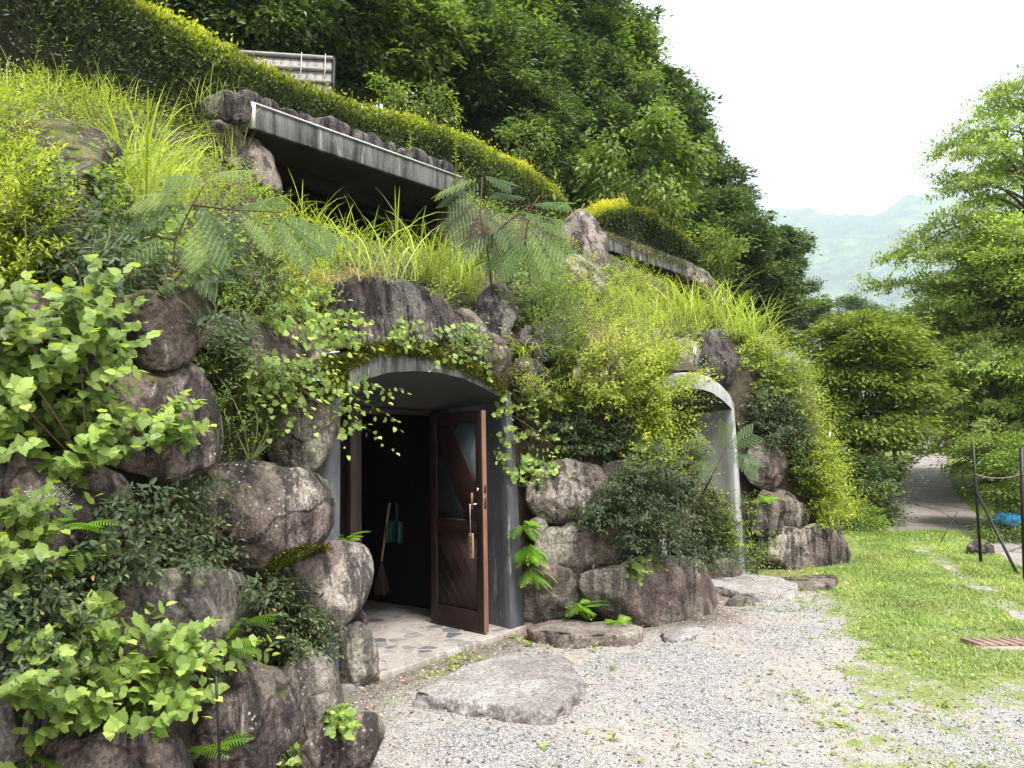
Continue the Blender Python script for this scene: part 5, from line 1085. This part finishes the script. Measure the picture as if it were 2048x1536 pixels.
stalk(215, 215, .42, 'weed with lime tip standing before the hedge left of the grass', w=.05)
stalk(50, 640, .42, 'slender weed rising at the left edge above the brown boulder', w=.03)
stalk(912, 345, 1.0, 'yellow spiky weed growing up in front of the clipped hedge', dep=10.2, w=.06, mat_=L_YEL, n=60)
stalk(820, 312, .35, 'small yellow weed on the edge of the long roof slab', w=.06, mat_=L_YEL)
stalk(1455, 640, .5, 'small weed among the big fan of grass', w=.06)
for i, (x, y, lb) in enumerate([(1370,1205,'below the long rounded boulder'),(1525,1210,'right of the small triangular boulder'),(1560,1200,'in front of the pale flat slab'),(1620,1250,'in the gravel right of the slab'),(1470,1290,'alone on the gravel in the middle'),(1390,1292,'nearest the short tan slab')]):
    plant('gravel_weed', [(x-14,y-7),(x+14,y-7),(x+16,y+8),(x-16,y+8)], 0, 10, 'tiny green weed %s' % lb, 'weed', 'small weeds on the gravel', L=.07, th=.0, ls=.045, leaf=NAR, mat_=L_MID, rootstems=0, nl=5, up=.6, out=.2) if False else None
PETAL = simple('white_petal', (.8, .8, .78), .6, .03, 3)
for x, y, lb in [(1514, 662, 'small white flower highest on the bright cascading shrub'), (1541, 783, 'white flower halfway down the bright cascading shrub'), (1598, 868, 'white flower on the lower part of the cascading shrub'), (1320, 704, 'white flower beside the pale capped stone')]:
    h = BV.ray_cast(Vector(CAM), Vector(ray(x, y)), 60)
    if h[0] is None: continue
    P0 = np.array(h[0])+OUT*.38; a = np.linspace(0, 2*math.pi, 6)[:-1]; Sx = np.array([.6, .8, 0]); Ux = np.array([0, 0, 1.]); D = np.cos(a)[:, None]*Sx+np.sin(a)[:, None]*Ux+OUT*.25
    V, F, _r_ = inst(leaf_oval(1, .8, -.1), np.repeat(P0[None], 5, 0), D, np.repeat(OUT[None], 5, 0), .055, 0.); mb = MB(); o = meshobj('white_flower', V, F, PETAL, origin=P0); tag(o, lb, 'flower')
# ------------------------------------------------------------------ hedges
def hedge(pts, z0, depth, n, label, base=0, tipc=.6, ls=.05):
    rs = np.random.RandomState(n); P = np.array(pts, float); s = np.r_[0, np.cumsum(np.linalg.norm(np.diff(P, axis=0), axis=1))]; e = empty('clipped_hedge', (P[0][0], P[0][1], z0), label, 'hedge')
    def cross(u, v):      # u along, v 0..1 around: front bottom -> top -> back
        q = np.stack([np.interp(u*s[-1], s, P[:, i]) for i in range(3)], -1); d = np.stack([np.interp(np.clip(u*s[-1]+.2, 0, s[-1]), s, P[:, i])-np.interp(np.clip(u*s[-1]-.2, 0, s[-1]), s, P[:, i]) for i in range(3)], -1)
        d[..., 2] = 0; d = unit(d); nn = np.stack([-d[..., 1], d[..., 0], 0*d[..., 0]], -1); hh = q[..., 2]-z0
        a = np.clip(v, 0, 1)*math.pi; c = -np.cos(a); sn_ = np.sin(a); X_ = np.sign(c)*np.abs(c)**.55; Z_ = sn_**.5
        pos = q.copy(); pos += nn*((X_+.55)*depth*.5)[..., None]; pos[..., 2] = z0+hh*Z_; nr_ = nn*c[..., None]+np.array([0, 0, 1.])*sn_[..., None]; return pos, nr_
    U, Vv = np.meshgrid(np.linspace(0, 1, 60), np.linspace(0, 1, 22)); C, _ = cross(U, Vv); cc = C-np.array([0, 0, .10]); I = np.arange(U.size).reshape(U.shape)
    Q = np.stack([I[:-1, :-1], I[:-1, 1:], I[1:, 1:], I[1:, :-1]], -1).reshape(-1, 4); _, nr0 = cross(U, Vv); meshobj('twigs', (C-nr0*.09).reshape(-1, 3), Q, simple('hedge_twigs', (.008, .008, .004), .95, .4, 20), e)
    u = rs.uniform(size=n); v = rs.uniform(size=n)**1.0*.80; pos, nr_ = cross(u, v); lump = fbm(pos*2.5, 3, 6)[:, None]; dd = rs.uniform(-.13, .07, (n, 1))+lump*.075+(rs.uniform(size=(n, 1)) < .05)*rs.uniform(0, .16, (n, 1)); pos = pos+nr_*dd
    D = unit(nr_*.8+rs.normal(size=(n, 3))*.6+np.array([0, 0, .3])); N = unit(nr_+np.array([0, 0, .6])+rs.normal(size=(n, 3))*.5); top = np.sin(v*math.pi)
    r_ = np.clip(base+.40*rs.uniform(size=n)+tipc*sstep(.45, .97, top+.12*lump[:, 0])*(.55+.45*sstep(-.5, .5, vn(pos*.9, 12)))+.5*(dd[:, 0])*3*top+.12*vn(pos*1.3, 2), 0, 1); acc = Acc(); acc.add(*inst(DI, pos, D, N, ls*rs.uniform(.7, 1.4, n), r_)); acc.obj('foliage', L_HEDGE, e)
hz = lambda lst, z: [onplane(x, y, np.array([0, 0, z]), np.array([0, 0, 1.])) for x, y in lst]
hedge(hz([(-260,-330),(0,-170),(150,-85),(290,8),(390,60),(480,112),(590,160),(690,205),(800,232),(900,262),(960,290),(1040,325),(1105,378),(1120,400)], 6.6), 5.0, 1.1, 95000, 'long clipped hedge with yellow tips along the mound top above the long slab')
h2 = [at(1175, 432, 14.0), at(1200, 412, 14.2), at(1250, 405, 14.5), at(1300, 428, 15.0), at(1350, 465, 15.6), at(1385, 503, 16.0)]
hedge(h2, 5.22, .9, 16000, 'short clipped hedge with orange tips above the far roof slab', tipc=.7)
# ------------------------------------------------------------------ trees
def crown(rs, Rr, H, nl, ncl, nlf, leaf, ls, flat=.45, inner=.35, clsz=.30, drp=0.):
    lob = []; 
    for i in range(nl):
        a = rs.uniform(0, 6.28); zz = rs.uniform(-.85, .9); rr = math.sqrt(max(0, 1-zz*zz))*rs.uniform(.45, .85); lob.append([rr*math.cos(a)*Rr, rr*math.sin(a)*Rr, zz*H*.5*.8])
    lob = np.array(lob); lr = rs.uniform(.30, .48, nl)*Rr; k = rs.randint(0, nl, ncl); d = unit(rs.normal(size=(ncl, 3))+np.array([0, 0, .35])); d2 = d*np.array([1, 1, flat+.25])
    cpos = lob[k]+d2*lr[k][:, None]*rs.uniform(inner, 1.05, (ncl, 1)); cr = rs.uniform(.6, 1.3, ncl)*clsz; out = unit(cpos*np.array([1, 1, .5]))
    m = ncl*nlf; ci = np.repeat(np.arange(ncl), nlf); g = rs.normal(size=(m, 3))*.55; g[:, 2] *= flat; rad = np.hypot(g[:, 0], g[:, 1]); g[:, 2] -= rad**2*.25+drp*rad
    P = cpos[ci]+g*cr[ci][:, None]; D = unit(g*np.array([1, 1, .2])+out[ci]*.5+np.array([0, 0, -.15-drp])+rs.normal(size=(m, 3))*.35); N = unit(np.array([0, 0, 1.])+g*.4+rs.normal(size=(m, 3))*.45)
    r_ = np.clip(.55*rs.uniform(size=m)+.35*rs.uniform(size=ncl)[ci]+.05, 0, 1); return inst(leaf, P, D, N, ls*rs.uniform(.7, 1.3, m), r_), cpos, lob
def maketree(loc, ch, rs, Rr, H, nl, ncl, nlf, leaf, ls, lm, label, cat='tree', group=None, name='broadleaf_tree', tr=.14, **kw):
    """loc = foot of trunk, ch = height of crown centre above it"""
    e = empty(name, loc, label, cat, group); (V, F, r_), cp, lob = crown(rs, Rr, H, nl, ncl, nlf, leaf, ls, **kw); C0 = np.array(loc)+np.array([0, 0, ch])
    meshobj('crown', V+C0, F, lm, e, attrs={'rnd': r_}); m = MB(); top = C0+np.array([0, 0, H*.25]); k = np.linspace(0, 1, 7)[:, None]; pts = np.array(loc)*(1-k)+top*k+rs.normal(size=(7, 3))*.05*Rr*np.sin(np.pi*k); pts[0] = np.array(loc)-np.array([0, 0, .3])
    m.tube(pts, np.linspace(tr, tr*.3, 7), 8)
    for q in lob: 
        a = pts[rs.randint(2, 6)]; b = C0+q; mid = (a+b)/2+np.array([0, 0, -.06*Rr]); m.tube([a, mid, b], [tr*.4, tr*.25, tr*.1], 5)
    for q in cp[::max(1, len(cp)//60)]:
        j = np.argmin(np.linalg.norm(lob-q, axis=1)); m.tube([C0+lob[j], C0+(lob[j]+q)/2+np.array([0, 0, .03]), C0+q], [tr*.10, tr*.07, tr*.03], 4)
    m.build('trunk', BARK, e, True); return e
rs = np.random.RandomState(5)
FP = [('round dark tree', K(Rr=2.7, H=5.2, nl=22, ncl=1150, nlf=28, leaf=DI, ls=.19, lm=L_FOR)), ('lighter green tree', K(Rr=2.6, H=5.0, nl=20, ncl=1050, nlf=28, leaf=DI, ls=.20, lm=L_FOR2)),
      ('tall narrow dark tree', K(Rr=2.2, H=6.6, nl=22, ncl=1050, nlf=28, leaf=DI, ls=.19, lm=L_FOR)), ('broad layered tree', K(Rr=3.1, H=4.6, nl=24, ncl=1250, nlf=28, leaf=DI, ls=.20, lm=L_FOR, flat=.3))]
FT = [(380,-70,15,0,.9,'overhanging the hedge at the top left'),(560,30,15.5,3,.8,'behind the board shed, left of it'),(735,70,17,1,.85,'just right of the board shed'),(880,130,19,0,.85,'above the middle of the clipped hedge'),(1010,215,21,2,.85,'rising behind the yellow hedge tips'),
 (620,-120,21,2,1.1,'at the top edge above the shed'),(790,-70,23,0,1.2,'at the top edge left of centre'),(950,-10,25,1,1.2,'at the top edge centre, high on the hillside'),(1070,60,27,3,1.2,'high on the hillside right of centre'),(1090,210,24,0,1.0,'dark and shaded behind the cherry sapling'),
 (1190,170,28,1,1.1,'pale, above the cherry sapling'),(1150,110,32,0,1.15,'forming the upper right skyline of the wood'),(1120,-40,32,2,1.3,'touching the top edge beside the white sky'),(1238,235,31,3,1.0,'on the skyline below the topmost'),(1290,330,27,0,.95,'shaded right behind the cherry sapling'),
 (1360,345,33,2,.85,'mid skyline'),(1425,425,33,0,.9,'on the descending skyline'),(1400,480,26,0,.85,'dark, behind the far roof slab right end'),(1490,500,36,3,.85,'lower on the descending skyline'),(1480,575,28,0,.75,'dark and low, right of the grass fan'),(1560,590,42,2,.75,'next to the misty valley'),
 (1600,640,50,1,.85,'last and lowest beside the valley'),(1100,-120,30,0,1.2,'above the picture centre at the top'),(480,-150,20,1,1.1,'at the far top left behind others'),(1200,330,22,0,.75,'low and dark between hedge and sapling'),(1050,300,19,2,.6,'small, behind the right end of the hedge'),(950,60,22,1,.95,'in the middle of the wooded hillside')]
protos = {}
for i, (px, py, Yd, k, sc, lb) in enumerate(FT):
    C0 = at(px, py, Yd); zb = float(hraw(tdist(C0[0], C0[1])-.2)); zb = max(zb, gz(C0[0], C0[1])); H_ = FP[k][1]['H']; ch0 = H_*.62
    ft = FP[k][0]+' '+lb; sz = sc
    foot = np.array([C0[0], C0[1], C0[2]-ch0*sz]);
    if k not in protos: protos[k] = maketree(foot, ch0, rs, label=ft, group='trees of the wooded hillside', **FP[k][1]); protos[k].scale = (sz,)*3; protos[k]['h'] = 1; del protos[k]['h']; tr_ = protos[k]
    else: tr_ = dup(protos[k], foot, rs.uniform(0, 6.28), (sz, sz, sz*rs.uniform(.92, 1.12)), ft, 'tree', 'trees of the wooded hillside')
    # long bare lower trunk down to the hillside
    if foot[2] > zb+.2: m = MB(); m.tube([(C0[0], C0[1], zb-.3), (foot[0], foot[1], foot[2]+.1)], [.18*sz, .15*sz], 8); o = m.build('lower_trunk', BARK, None, True, origin=foot); o.parent = tr_; o.location = (0, 0, 0); o.rotation_euler = (0, 0, -tr_.rotation_euler[2]); o.scale = tuple(1/s for s in tr_.scale)
def hill(x, y): return max(float(hmound(x, y)), float(gz(x, y)))
def ptree(px, py, Yd, label, name='broadleaf_tree', **kw):
    C0 = at(px, py, Yd); zb = hill(C0[0], C0[1]); return maketree(np.array([C0[0], C0[1], zb]), C0[2]-zb, rs, label=label, name=name, **kw)
# cherry sapling and small saplings behind the hedge
ptree(1278, 345, 15.6, 'young cherry tree with pale drooping leaves standing clear of the dark wood', 'cherry_tree', Rr=1.25, H=3.0, nl=16, ncl=420, nlf=13, leaf=OV, ls=.13, lm=L_MID, flat=.8, clsz=.20, drp=.35, tr=.04)
ptree(1050, 292, 14.0, 'small arching sapling at the right end of the clipped hedge', 'sapling', Rr=.5, H=1.1, nl=8, ncl=70, nlf=12, leaf=OV, ls=.09, lm=L_FOR2, flat=.8, clsz=.15, tr=.02)
ptree(880, 215, 13.2, 'pale sapling poking above the middle of the hedge', 'sapling', Rr=.45, H=.8, nl=8, ncl=60, nlf=12, leaf=OV, ls=.07, lm=L_FOR2, flat=.8, clsz=.14, tr=.02)
ptree(790, 190, 12.8, 'yellow tipped sapling poking above the hedge, left of the pale one', 'sapling', Rr=.40, H=.9, nl=8, ncl=50, nlf=12, leaf=OV, ls=.07, lm=L_MID, flat=.8, clsz=.14, tr=.02)
ptree(1440, 500, 18, 'bright low bush behind the right end of the far roof slab', 'bush', Rr=.8, H=1.2, nl=10, ncl=140, nlf=20, leaf=DI, ls=.10, lm=L_MID, tr=.03)
# maple by the road and the shaded bushes under it
ptree(1716, 765, 17.0, 'rounded maple with layered yellow green foliage beside the road', 'maple_tree', Rr=1.5, H=3.7, nl=46, ncl=1600, nlf=30, leaf=DI, ls=.12, lm=L_MAPLE, flat=.12, clsz=.38, inner=.5, tr=.09)
ptree(1782, 735, 20.5, 'second maple with orange tinted tips right behind the rounded one', 'maple_tree', Rr=.85, H=3.2, nl=18, ncl=500, nlf=26, leaf=DI, ls=.12, lm=L_MAPLE, flat=.15, clsz=.34, tr=.07)
ptree(1620, 800, 16.5, 'mid green bush between the bright shrub and the maple', 'bush', Rr=.6, H=2.4, nl=16, ncl=380, nlf=24, leaf=DI, ls=.08, lm=L_MID, flat=.3, tr=.05)
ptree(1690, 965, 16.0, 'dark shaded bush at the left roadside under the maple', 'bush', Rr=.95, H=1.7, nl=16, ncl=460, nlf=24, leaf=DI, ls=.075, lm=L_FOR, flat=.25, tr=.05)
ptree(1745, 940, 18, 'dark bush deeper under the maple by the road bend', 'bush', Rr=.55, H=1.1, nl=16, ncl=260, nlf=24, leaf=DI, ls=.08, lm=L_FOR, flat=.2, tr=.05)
ptree(1700, 1040, 14.6, 'low green bush where lawn, road and mound meet', 'bush', Rr=.55, H=.7, nl=10, ncl=200, nlf=22, leaf=DI, ls=.05, lm=L_MID, flat=.4, tr=.02)
ptree(1752, 1020, 16.5, 'low dark undergrowth on the left verge of the road', 'bush', Rr=.32, H=.6, nl=10, ncl=170, nlf=22, leaf=DI, ls=.06, lm=L_DARK, flat=.4, tr=.02)
# far side of the road
ptree(1995, 720, 24, 'dense mid green tree filling the right side behind the tall airy tree', Rr=3.2, H=5.4, nl=26, ncl=1500, nlf=32, leaf=DI, ls=.13, lm=L_MID, flat=.2, clsz=.42)
ptree(1965, 700, 44, 'farther green tree over the road bend', Rr=3.0, H=4.6, nl=22, ncl=900, nlf=30, leaf=DI, ls=.16, lm=L_FOR2, flat=.3, clsz=.4)
ptree(1800, 690, 52, 'distant tree seen above the maples', Rr=3.4, H=5.0, nl=20, ncl=800, nlf=30, leaf=DI, ls=.2, lm=L_FOR2, flat=.3, clsz=.45)
ptree(1715, 640, 70, 'distant dark conifer like tree top before the misty hill', Rr=2.6, H=5.0, nl=16, ncl=500, nlf=30, leaf=DI, ls=.22, lm=L_FOR, clsz=.5)
ptree(2090, 640, 19, 'green tree beyond the right edge of the photo', Rr=2.6, H=6.4, nl=26, ncl=1200, nlf=30, leaf=DI, ls=.11, lm=L_RIGHT, flat=.2, clsz=.4)
ptree(1990, 925, 15.8, 'layered green bush with drooping boughs on the right roadside', 'bush', Rr=.85, H=1.5, nl=26, ncl=520, nlf=26, leaf=DI, ls=.075, lm=L_MID, flat=.12, clsz=.3, tr=.04)
ptree(2060, 960, 14.5, 'green bush above the blue tarpaulin', 'bush', Rr=.9, H=1.5, nl=20, ncl=420, nlf=26, leaf=DI, ls=.07, lm=L_MID, flat=.15, clsz=.28, tr=.04)
ptree(2060, 870, 20, 'shaded bush mass behind the roadside bushes', 'bush', Rr=1.9, H=2.6, nl=22, ncl=800, nlf=26, leaf=DI, ls=.10, lm=L_FOR, flat=.2, clsz=.35, tr=.06)
ptree(2010, 1062, 14.2, 'low creeping plants in front of the tarpaulin', 'bush', Rr=.55, H=.35, nl=8, ncl=120, nlf=20, leaf=DI, ls=.05, lm=L_MID, flat=.4, clsz=.2, tr=.01)
# tall airy tree with arching sprays
def airy(px, pyb, pyt, Yd, label, R0, nlimb=46, seed=3):
    rs = np.random.RandomState(seed); B = at(px, pyb, Yd); B[2] = hill(B[0], B[1]); T_ = at(px+10, pyt, Yd); e = empty('airy_tree', B, label, 'tree'); k = np.linspace(0, 1, 14)[:, None]
    Tr = B*(1-k)+T_*k; Tr[:, 0] += .45*np.sin(k[:, 0]*6)*k[:, 0]; Tr[:, 1] += .2*np.sin(k[:, 0]*4+1)*k[:, 0]; m = MB(); m.tube(Tr, np.linspace(.13, .015, 14), 8); acc, st = Acc(), Acc(); Ps, Ds = [], []
    Ht = T_[2]-B[2]
    for i in range(nlimb):
        q = .20+.78*(i+rs.uniform(0, 1))/nlimb; j = q*13; j0 = int(j); p = Tr[j0]*(1-(j-j0))+Tr[min(13, j0+1)]*(j-j0); a = i*2.4+rs.uniform(-.3, .3); L = R0*(1-q)**.75*rs.uniform(.75, 1.15)*(1.0 if q > .36 else .55)+.25; el = rs.uniform(.0, .75)+.3*q; a += rs.uniform(-.8, .8)
        h = np.array([math.cos(a), math.sin(a), 0]); u = np.linspace(0, 1, 8)[:, None]; C = p+L*(h*u*math.cos(el)+np.array([0, 0, 1.])*(math.sin(el)*u-rs.uniform(.25, .55)*u**2.2)); m.tube(C, np.linspace(.028*L/2+.006, .004, 8), 5)
        nt_ = int(6*L)+3
        for s_ in range(nt_):
            v = .2+.8*(s_+rs.uniform())/nt_; jj = v*7; a0 = int(min(6, jj)); pt_ = C[a0]*(1-(jj-a0))+C[a0+1]*(jj-a0); sd_ = np.array([-h[1], h[0], 0])*(1 if s_ % 2 else -1); dd = unit(h*.7+sd_*rs.uniform(.3, 1)+np.array([0, 0, rs.uniform(-.1, .5)])); tl = rs.uniform(.35, .8)*Yd/15*(1.15-.5*v)
            Ps.append(pt_); Ds.append(np.r_[dd, tl])
    Ps = np.array(Ps); Ds = np.array(Ds)
    # sub twigs
    sub = np.repeat(np.arange(len(Ps)), 4); qq = rs.uniform(.2, 1, len(sub)); d0 = Ds[sub, :3]; P2 = Ps[sub]+d0*(Ds[sub, 3]*qq)[:, None]+np.array([0, 0, -.15])*(Ds[sub, 3]*qq**2)[:, None]; D2 = unit(d0+rs.normal(size=d0.shape)*.55*np.array([1, 1, .5]))
    sprigs(acc, st, Ps, Ds[:, :3], Ds[:, 3], rs, 9, DI, .0072*Yd, .35, up=.35, flat=.1, sw=.008, rb=.0); sprigs(acc, st, P2, D2, rs.uniform(.22, .42, len(P2))*Yd/15, rs, 8, DI, .0068*Yd, .45, up=.4, flat=.1, sw=.005)
    m.build('trunk', BARK, e, True); acc.obj('foliage', L_RIGHT, e); st.obj('twigs', BARK, e); return e
airy(2060, 960, 165, 19.5, 'tall airy tree with arching leafy sprays against the white sky at right', 6.6, 66, 3)
airy(2160, 900, 330, 21, 'second airy tree mostly outside the right edge', 4.0, 56, 8)
airy(2040, 900, 480, 20, 'smaller airy tree leaning over the road with a long left reaching bough', 6.2, 54, 5)
# ------------------------------------------------------------------ lawn blades and weeds
def lawn():
    rs = np.random.RandomState(31); n = 520000; x = rs.uniform(1.2, 9.5, n); y = 3.2+11*rs.uniform(size=n)**1.35; m_ = gmask(x, y); d = m_+gnoise(x, y)*(.55-.35*m_)
    ok = (rs.uniform(size=n) < np.clip((d-.30)*1.0, 0, 1)**1.3*(.55+.45*(vn(np.stack([x*3, y*3, x*0], -1), 44) > -.25))) & (tdist(x, y) < -.05) & ~((x > 7.4) | ((y > 9.2) & (x > 6.15+.34*(y-9.2))))
    x, y, m_ = x[ok], y[ok], m_[ok]; n = len(x); print('blades', n); z = gz(x, y)+fbm(np.stack([x*.9, y*.9, x*0], -1), 3, 8)*.012+m_*.012; P = np.stack([x, y, z], -1)
    acc = Acc(); patch = vn(np.stack([x*2.3, y*2.3, x*0], -1), 9)*.25+.1; k = 4; L = (.018+.022*m_)*rs.uniform(.5, 1.5, n); a = rs.uniform(0, 6.28, n); h = np.stack([np.cos(a), np.sin(a), a*0], -1); u = np.linspace(0, 1, k)[None, :, None]
    C = P[:, None]+L[:, None, None]*(np.array([0, 0, 1.])*(u-.25*u**2)+h[:, None]*(.3*u+.5*u**2)); side = np.stack([-h[:, 1], h[:, 0], 0*a], -1); V, F, kk = ribbon(C, np.full(n, .0038)*rs.uniform(.6, 1.6, n)*(1+y/12), side, [.8, 1, .7, 0]); acc.add(V, F, np.repeat(np.clip(rs.uniform(size=n)*.8+patch, 0, 1), kk))
    o = acc.obj('grass', L_LAWN, None, origin=(0, 0, 0)); tag(o, kind='stuff')
    n = 16000; x = rs.uniform(-.5, 8, n); y = 3.2+10.5*rs.uniform(size=n)**1.3; m_ = gmask(x, y); d = m_+gnoise(x, y)*.6+.25*np.exp(tdist(x, y)/.3)
    ok = (rs.uniform(size=n) < np.clip((d-.22)*.9, 0, 1)) & (tdist(x, y) < -.03) & (x < 6.4); x, y = x[ok], y[ok]; n = len(x); P = np.stack([x, y, gz(x, y)+.012], -1); acc = Acc(); s = rs.uniform(.012, .05, n)*(.6+.4*rs.uniform(size=n))
    for i in range(8): a = i*2.4+rs.uniform(-.4, .4, n); D = np.stack([np.cos(a), np.sin(a), rs.uniform(.15, 1.1, n)], -1); acc.add(*inst(OV if i % 2 else NAR, P+D*.004, D, np.repeat([[0, 0, 1.]], n, 0), s*rs.uniform(.6, 1.2, n), rs.uniform(size=n)))
    o = acc.obj('low_weeds', L_LIME, None, origin=(0, 0, 0)); tag(o, kind='stuff')
    # verge of the road
    n = 26000; q = rs.uniform(0, 159, n); j = q.astype(int); f = (q-j)[:, None]; sd_ = rs.uniform(size=n) < .5; E_ = np.where(sd_[:, None], Lr[j]*(1-f)+Lr[np.minimum(j+1, 159)]*f, Rr_[j]*(1-f)+Rr_[np.minimum(j+1, 159)]*f); O_ = np.where(sd_[:, None], Lr[j]-Rr_[j], Rr_[j]-Lr[j]); O_ = O_/np.linalg.norm(O_, axis=1)[:, None]
    E_ = E_+O_*(rs.uniform(0, 1, n)**1.5*1.8)[:, None]; ok = E_[:, 1] > 12.2; E_ = E_[ok]; n = len(E_); P = np.stack([E_[:, 0], E_[:, 1], gz(E_[:, 0], E_[:, 1])], -1); acc = Acc(); blades(acc, P, rs, .14, .012, .5, .7, 5)
    o = acc.obj('roadside_grass', L_MID, None, origin=(0, 0, 0)); tag(o, kind='stuff')
lawn()
# ------------------------------------------------------------------ far hills and haze
gx = np.arange(-100, 1500, 8.0); gy = np.arange(420, 1300, 8.0); X, Y = np.meshgrid(gx, gy)
rp = np.array([(1000, 470), (1300, 440), (1480, 425), (1560, 398), (1620, 402), (1700, 430), (1770, 436), (1850, 412), (1950, 402), (2048, 390), (2300, 370)], float)
px_ = 1024+FPX*X/Y; ry = np.interp(px_, rp[:, 0], rp[:, 1]); Yr = 1050+60*np.sin(X/140); Zr = (875-ry)/FPX*Yr; u = (Y-Yr)
sp_ = fbm(np.stack([X/170, Y/170, X*0], -1), 4, 31); H = Zr*np.where(u < 0, sstep(-640, 30, u)**.75, 1-.3*sstep(0, 400, u))*(1+.10*sp_*sstep(0, 250, np.abs(u)))+20*sp_*sstep(0, 120, -u)
H += np.abs(fbm(np.stack([X/16, Y/16, X*0], -1), 3, 33))*7-4
V = np.stack([X, Y, H], -1).reshape(-1, 3); I = np.arange(X.size).reshape(X.shape); Q = np.stack([I[:-1, :-1], I[:-1, 1:], I[1:, 1:], I[1:, :-1]], -1).reshape(-1, 4)
m, t, o_ = mat('forested_hill'); co = coords(t, off=False); n1 = noise(t, co, .016, 8, .75); n2 = noise(t, co, .0022, 3)
c = ramp(t, n1, [(.38, G(.015, .03, .012)), (.55, G(.09, .15, .04)), (.68, G(.22, .30, .09))]); c = mixc(t, 1.0, c, ramp(t, n2, [(.4, .6), (.6, 1.8)]), 'MULTIPLY'); princ(t, o_, c, .95, bump(t, n1, 1, 20))
V = V*np.array([4.0, 4.0, 4.0])-np.array([0, 0, 20.])
o = meshobj('hills', V, Q, m, smooth=True, origin=(0, 0, 0)); tag(o, kind='structure')
HAZE = .00030
if HAZE:
    m = MB(); m.box((-420, -40, -60), (6600, 0, 0), (0, 5400, 0), (0, 0, 1850)); mt, t, o_ = mat('haze_air'); v = node(t, 'VolumePrincipled'); v.inputs['Color'].default_value = (.75, .90, 1.0, 1); v.inputs['Density'].default_value = HAZE
    t.links.new(v.outputs[0], o_.inputs['Volume']); o = m.build('haze', mt, origin=(0, 0, 0)); tag(o, kind='stuff')
print('objects', len(bpy.data.objects))
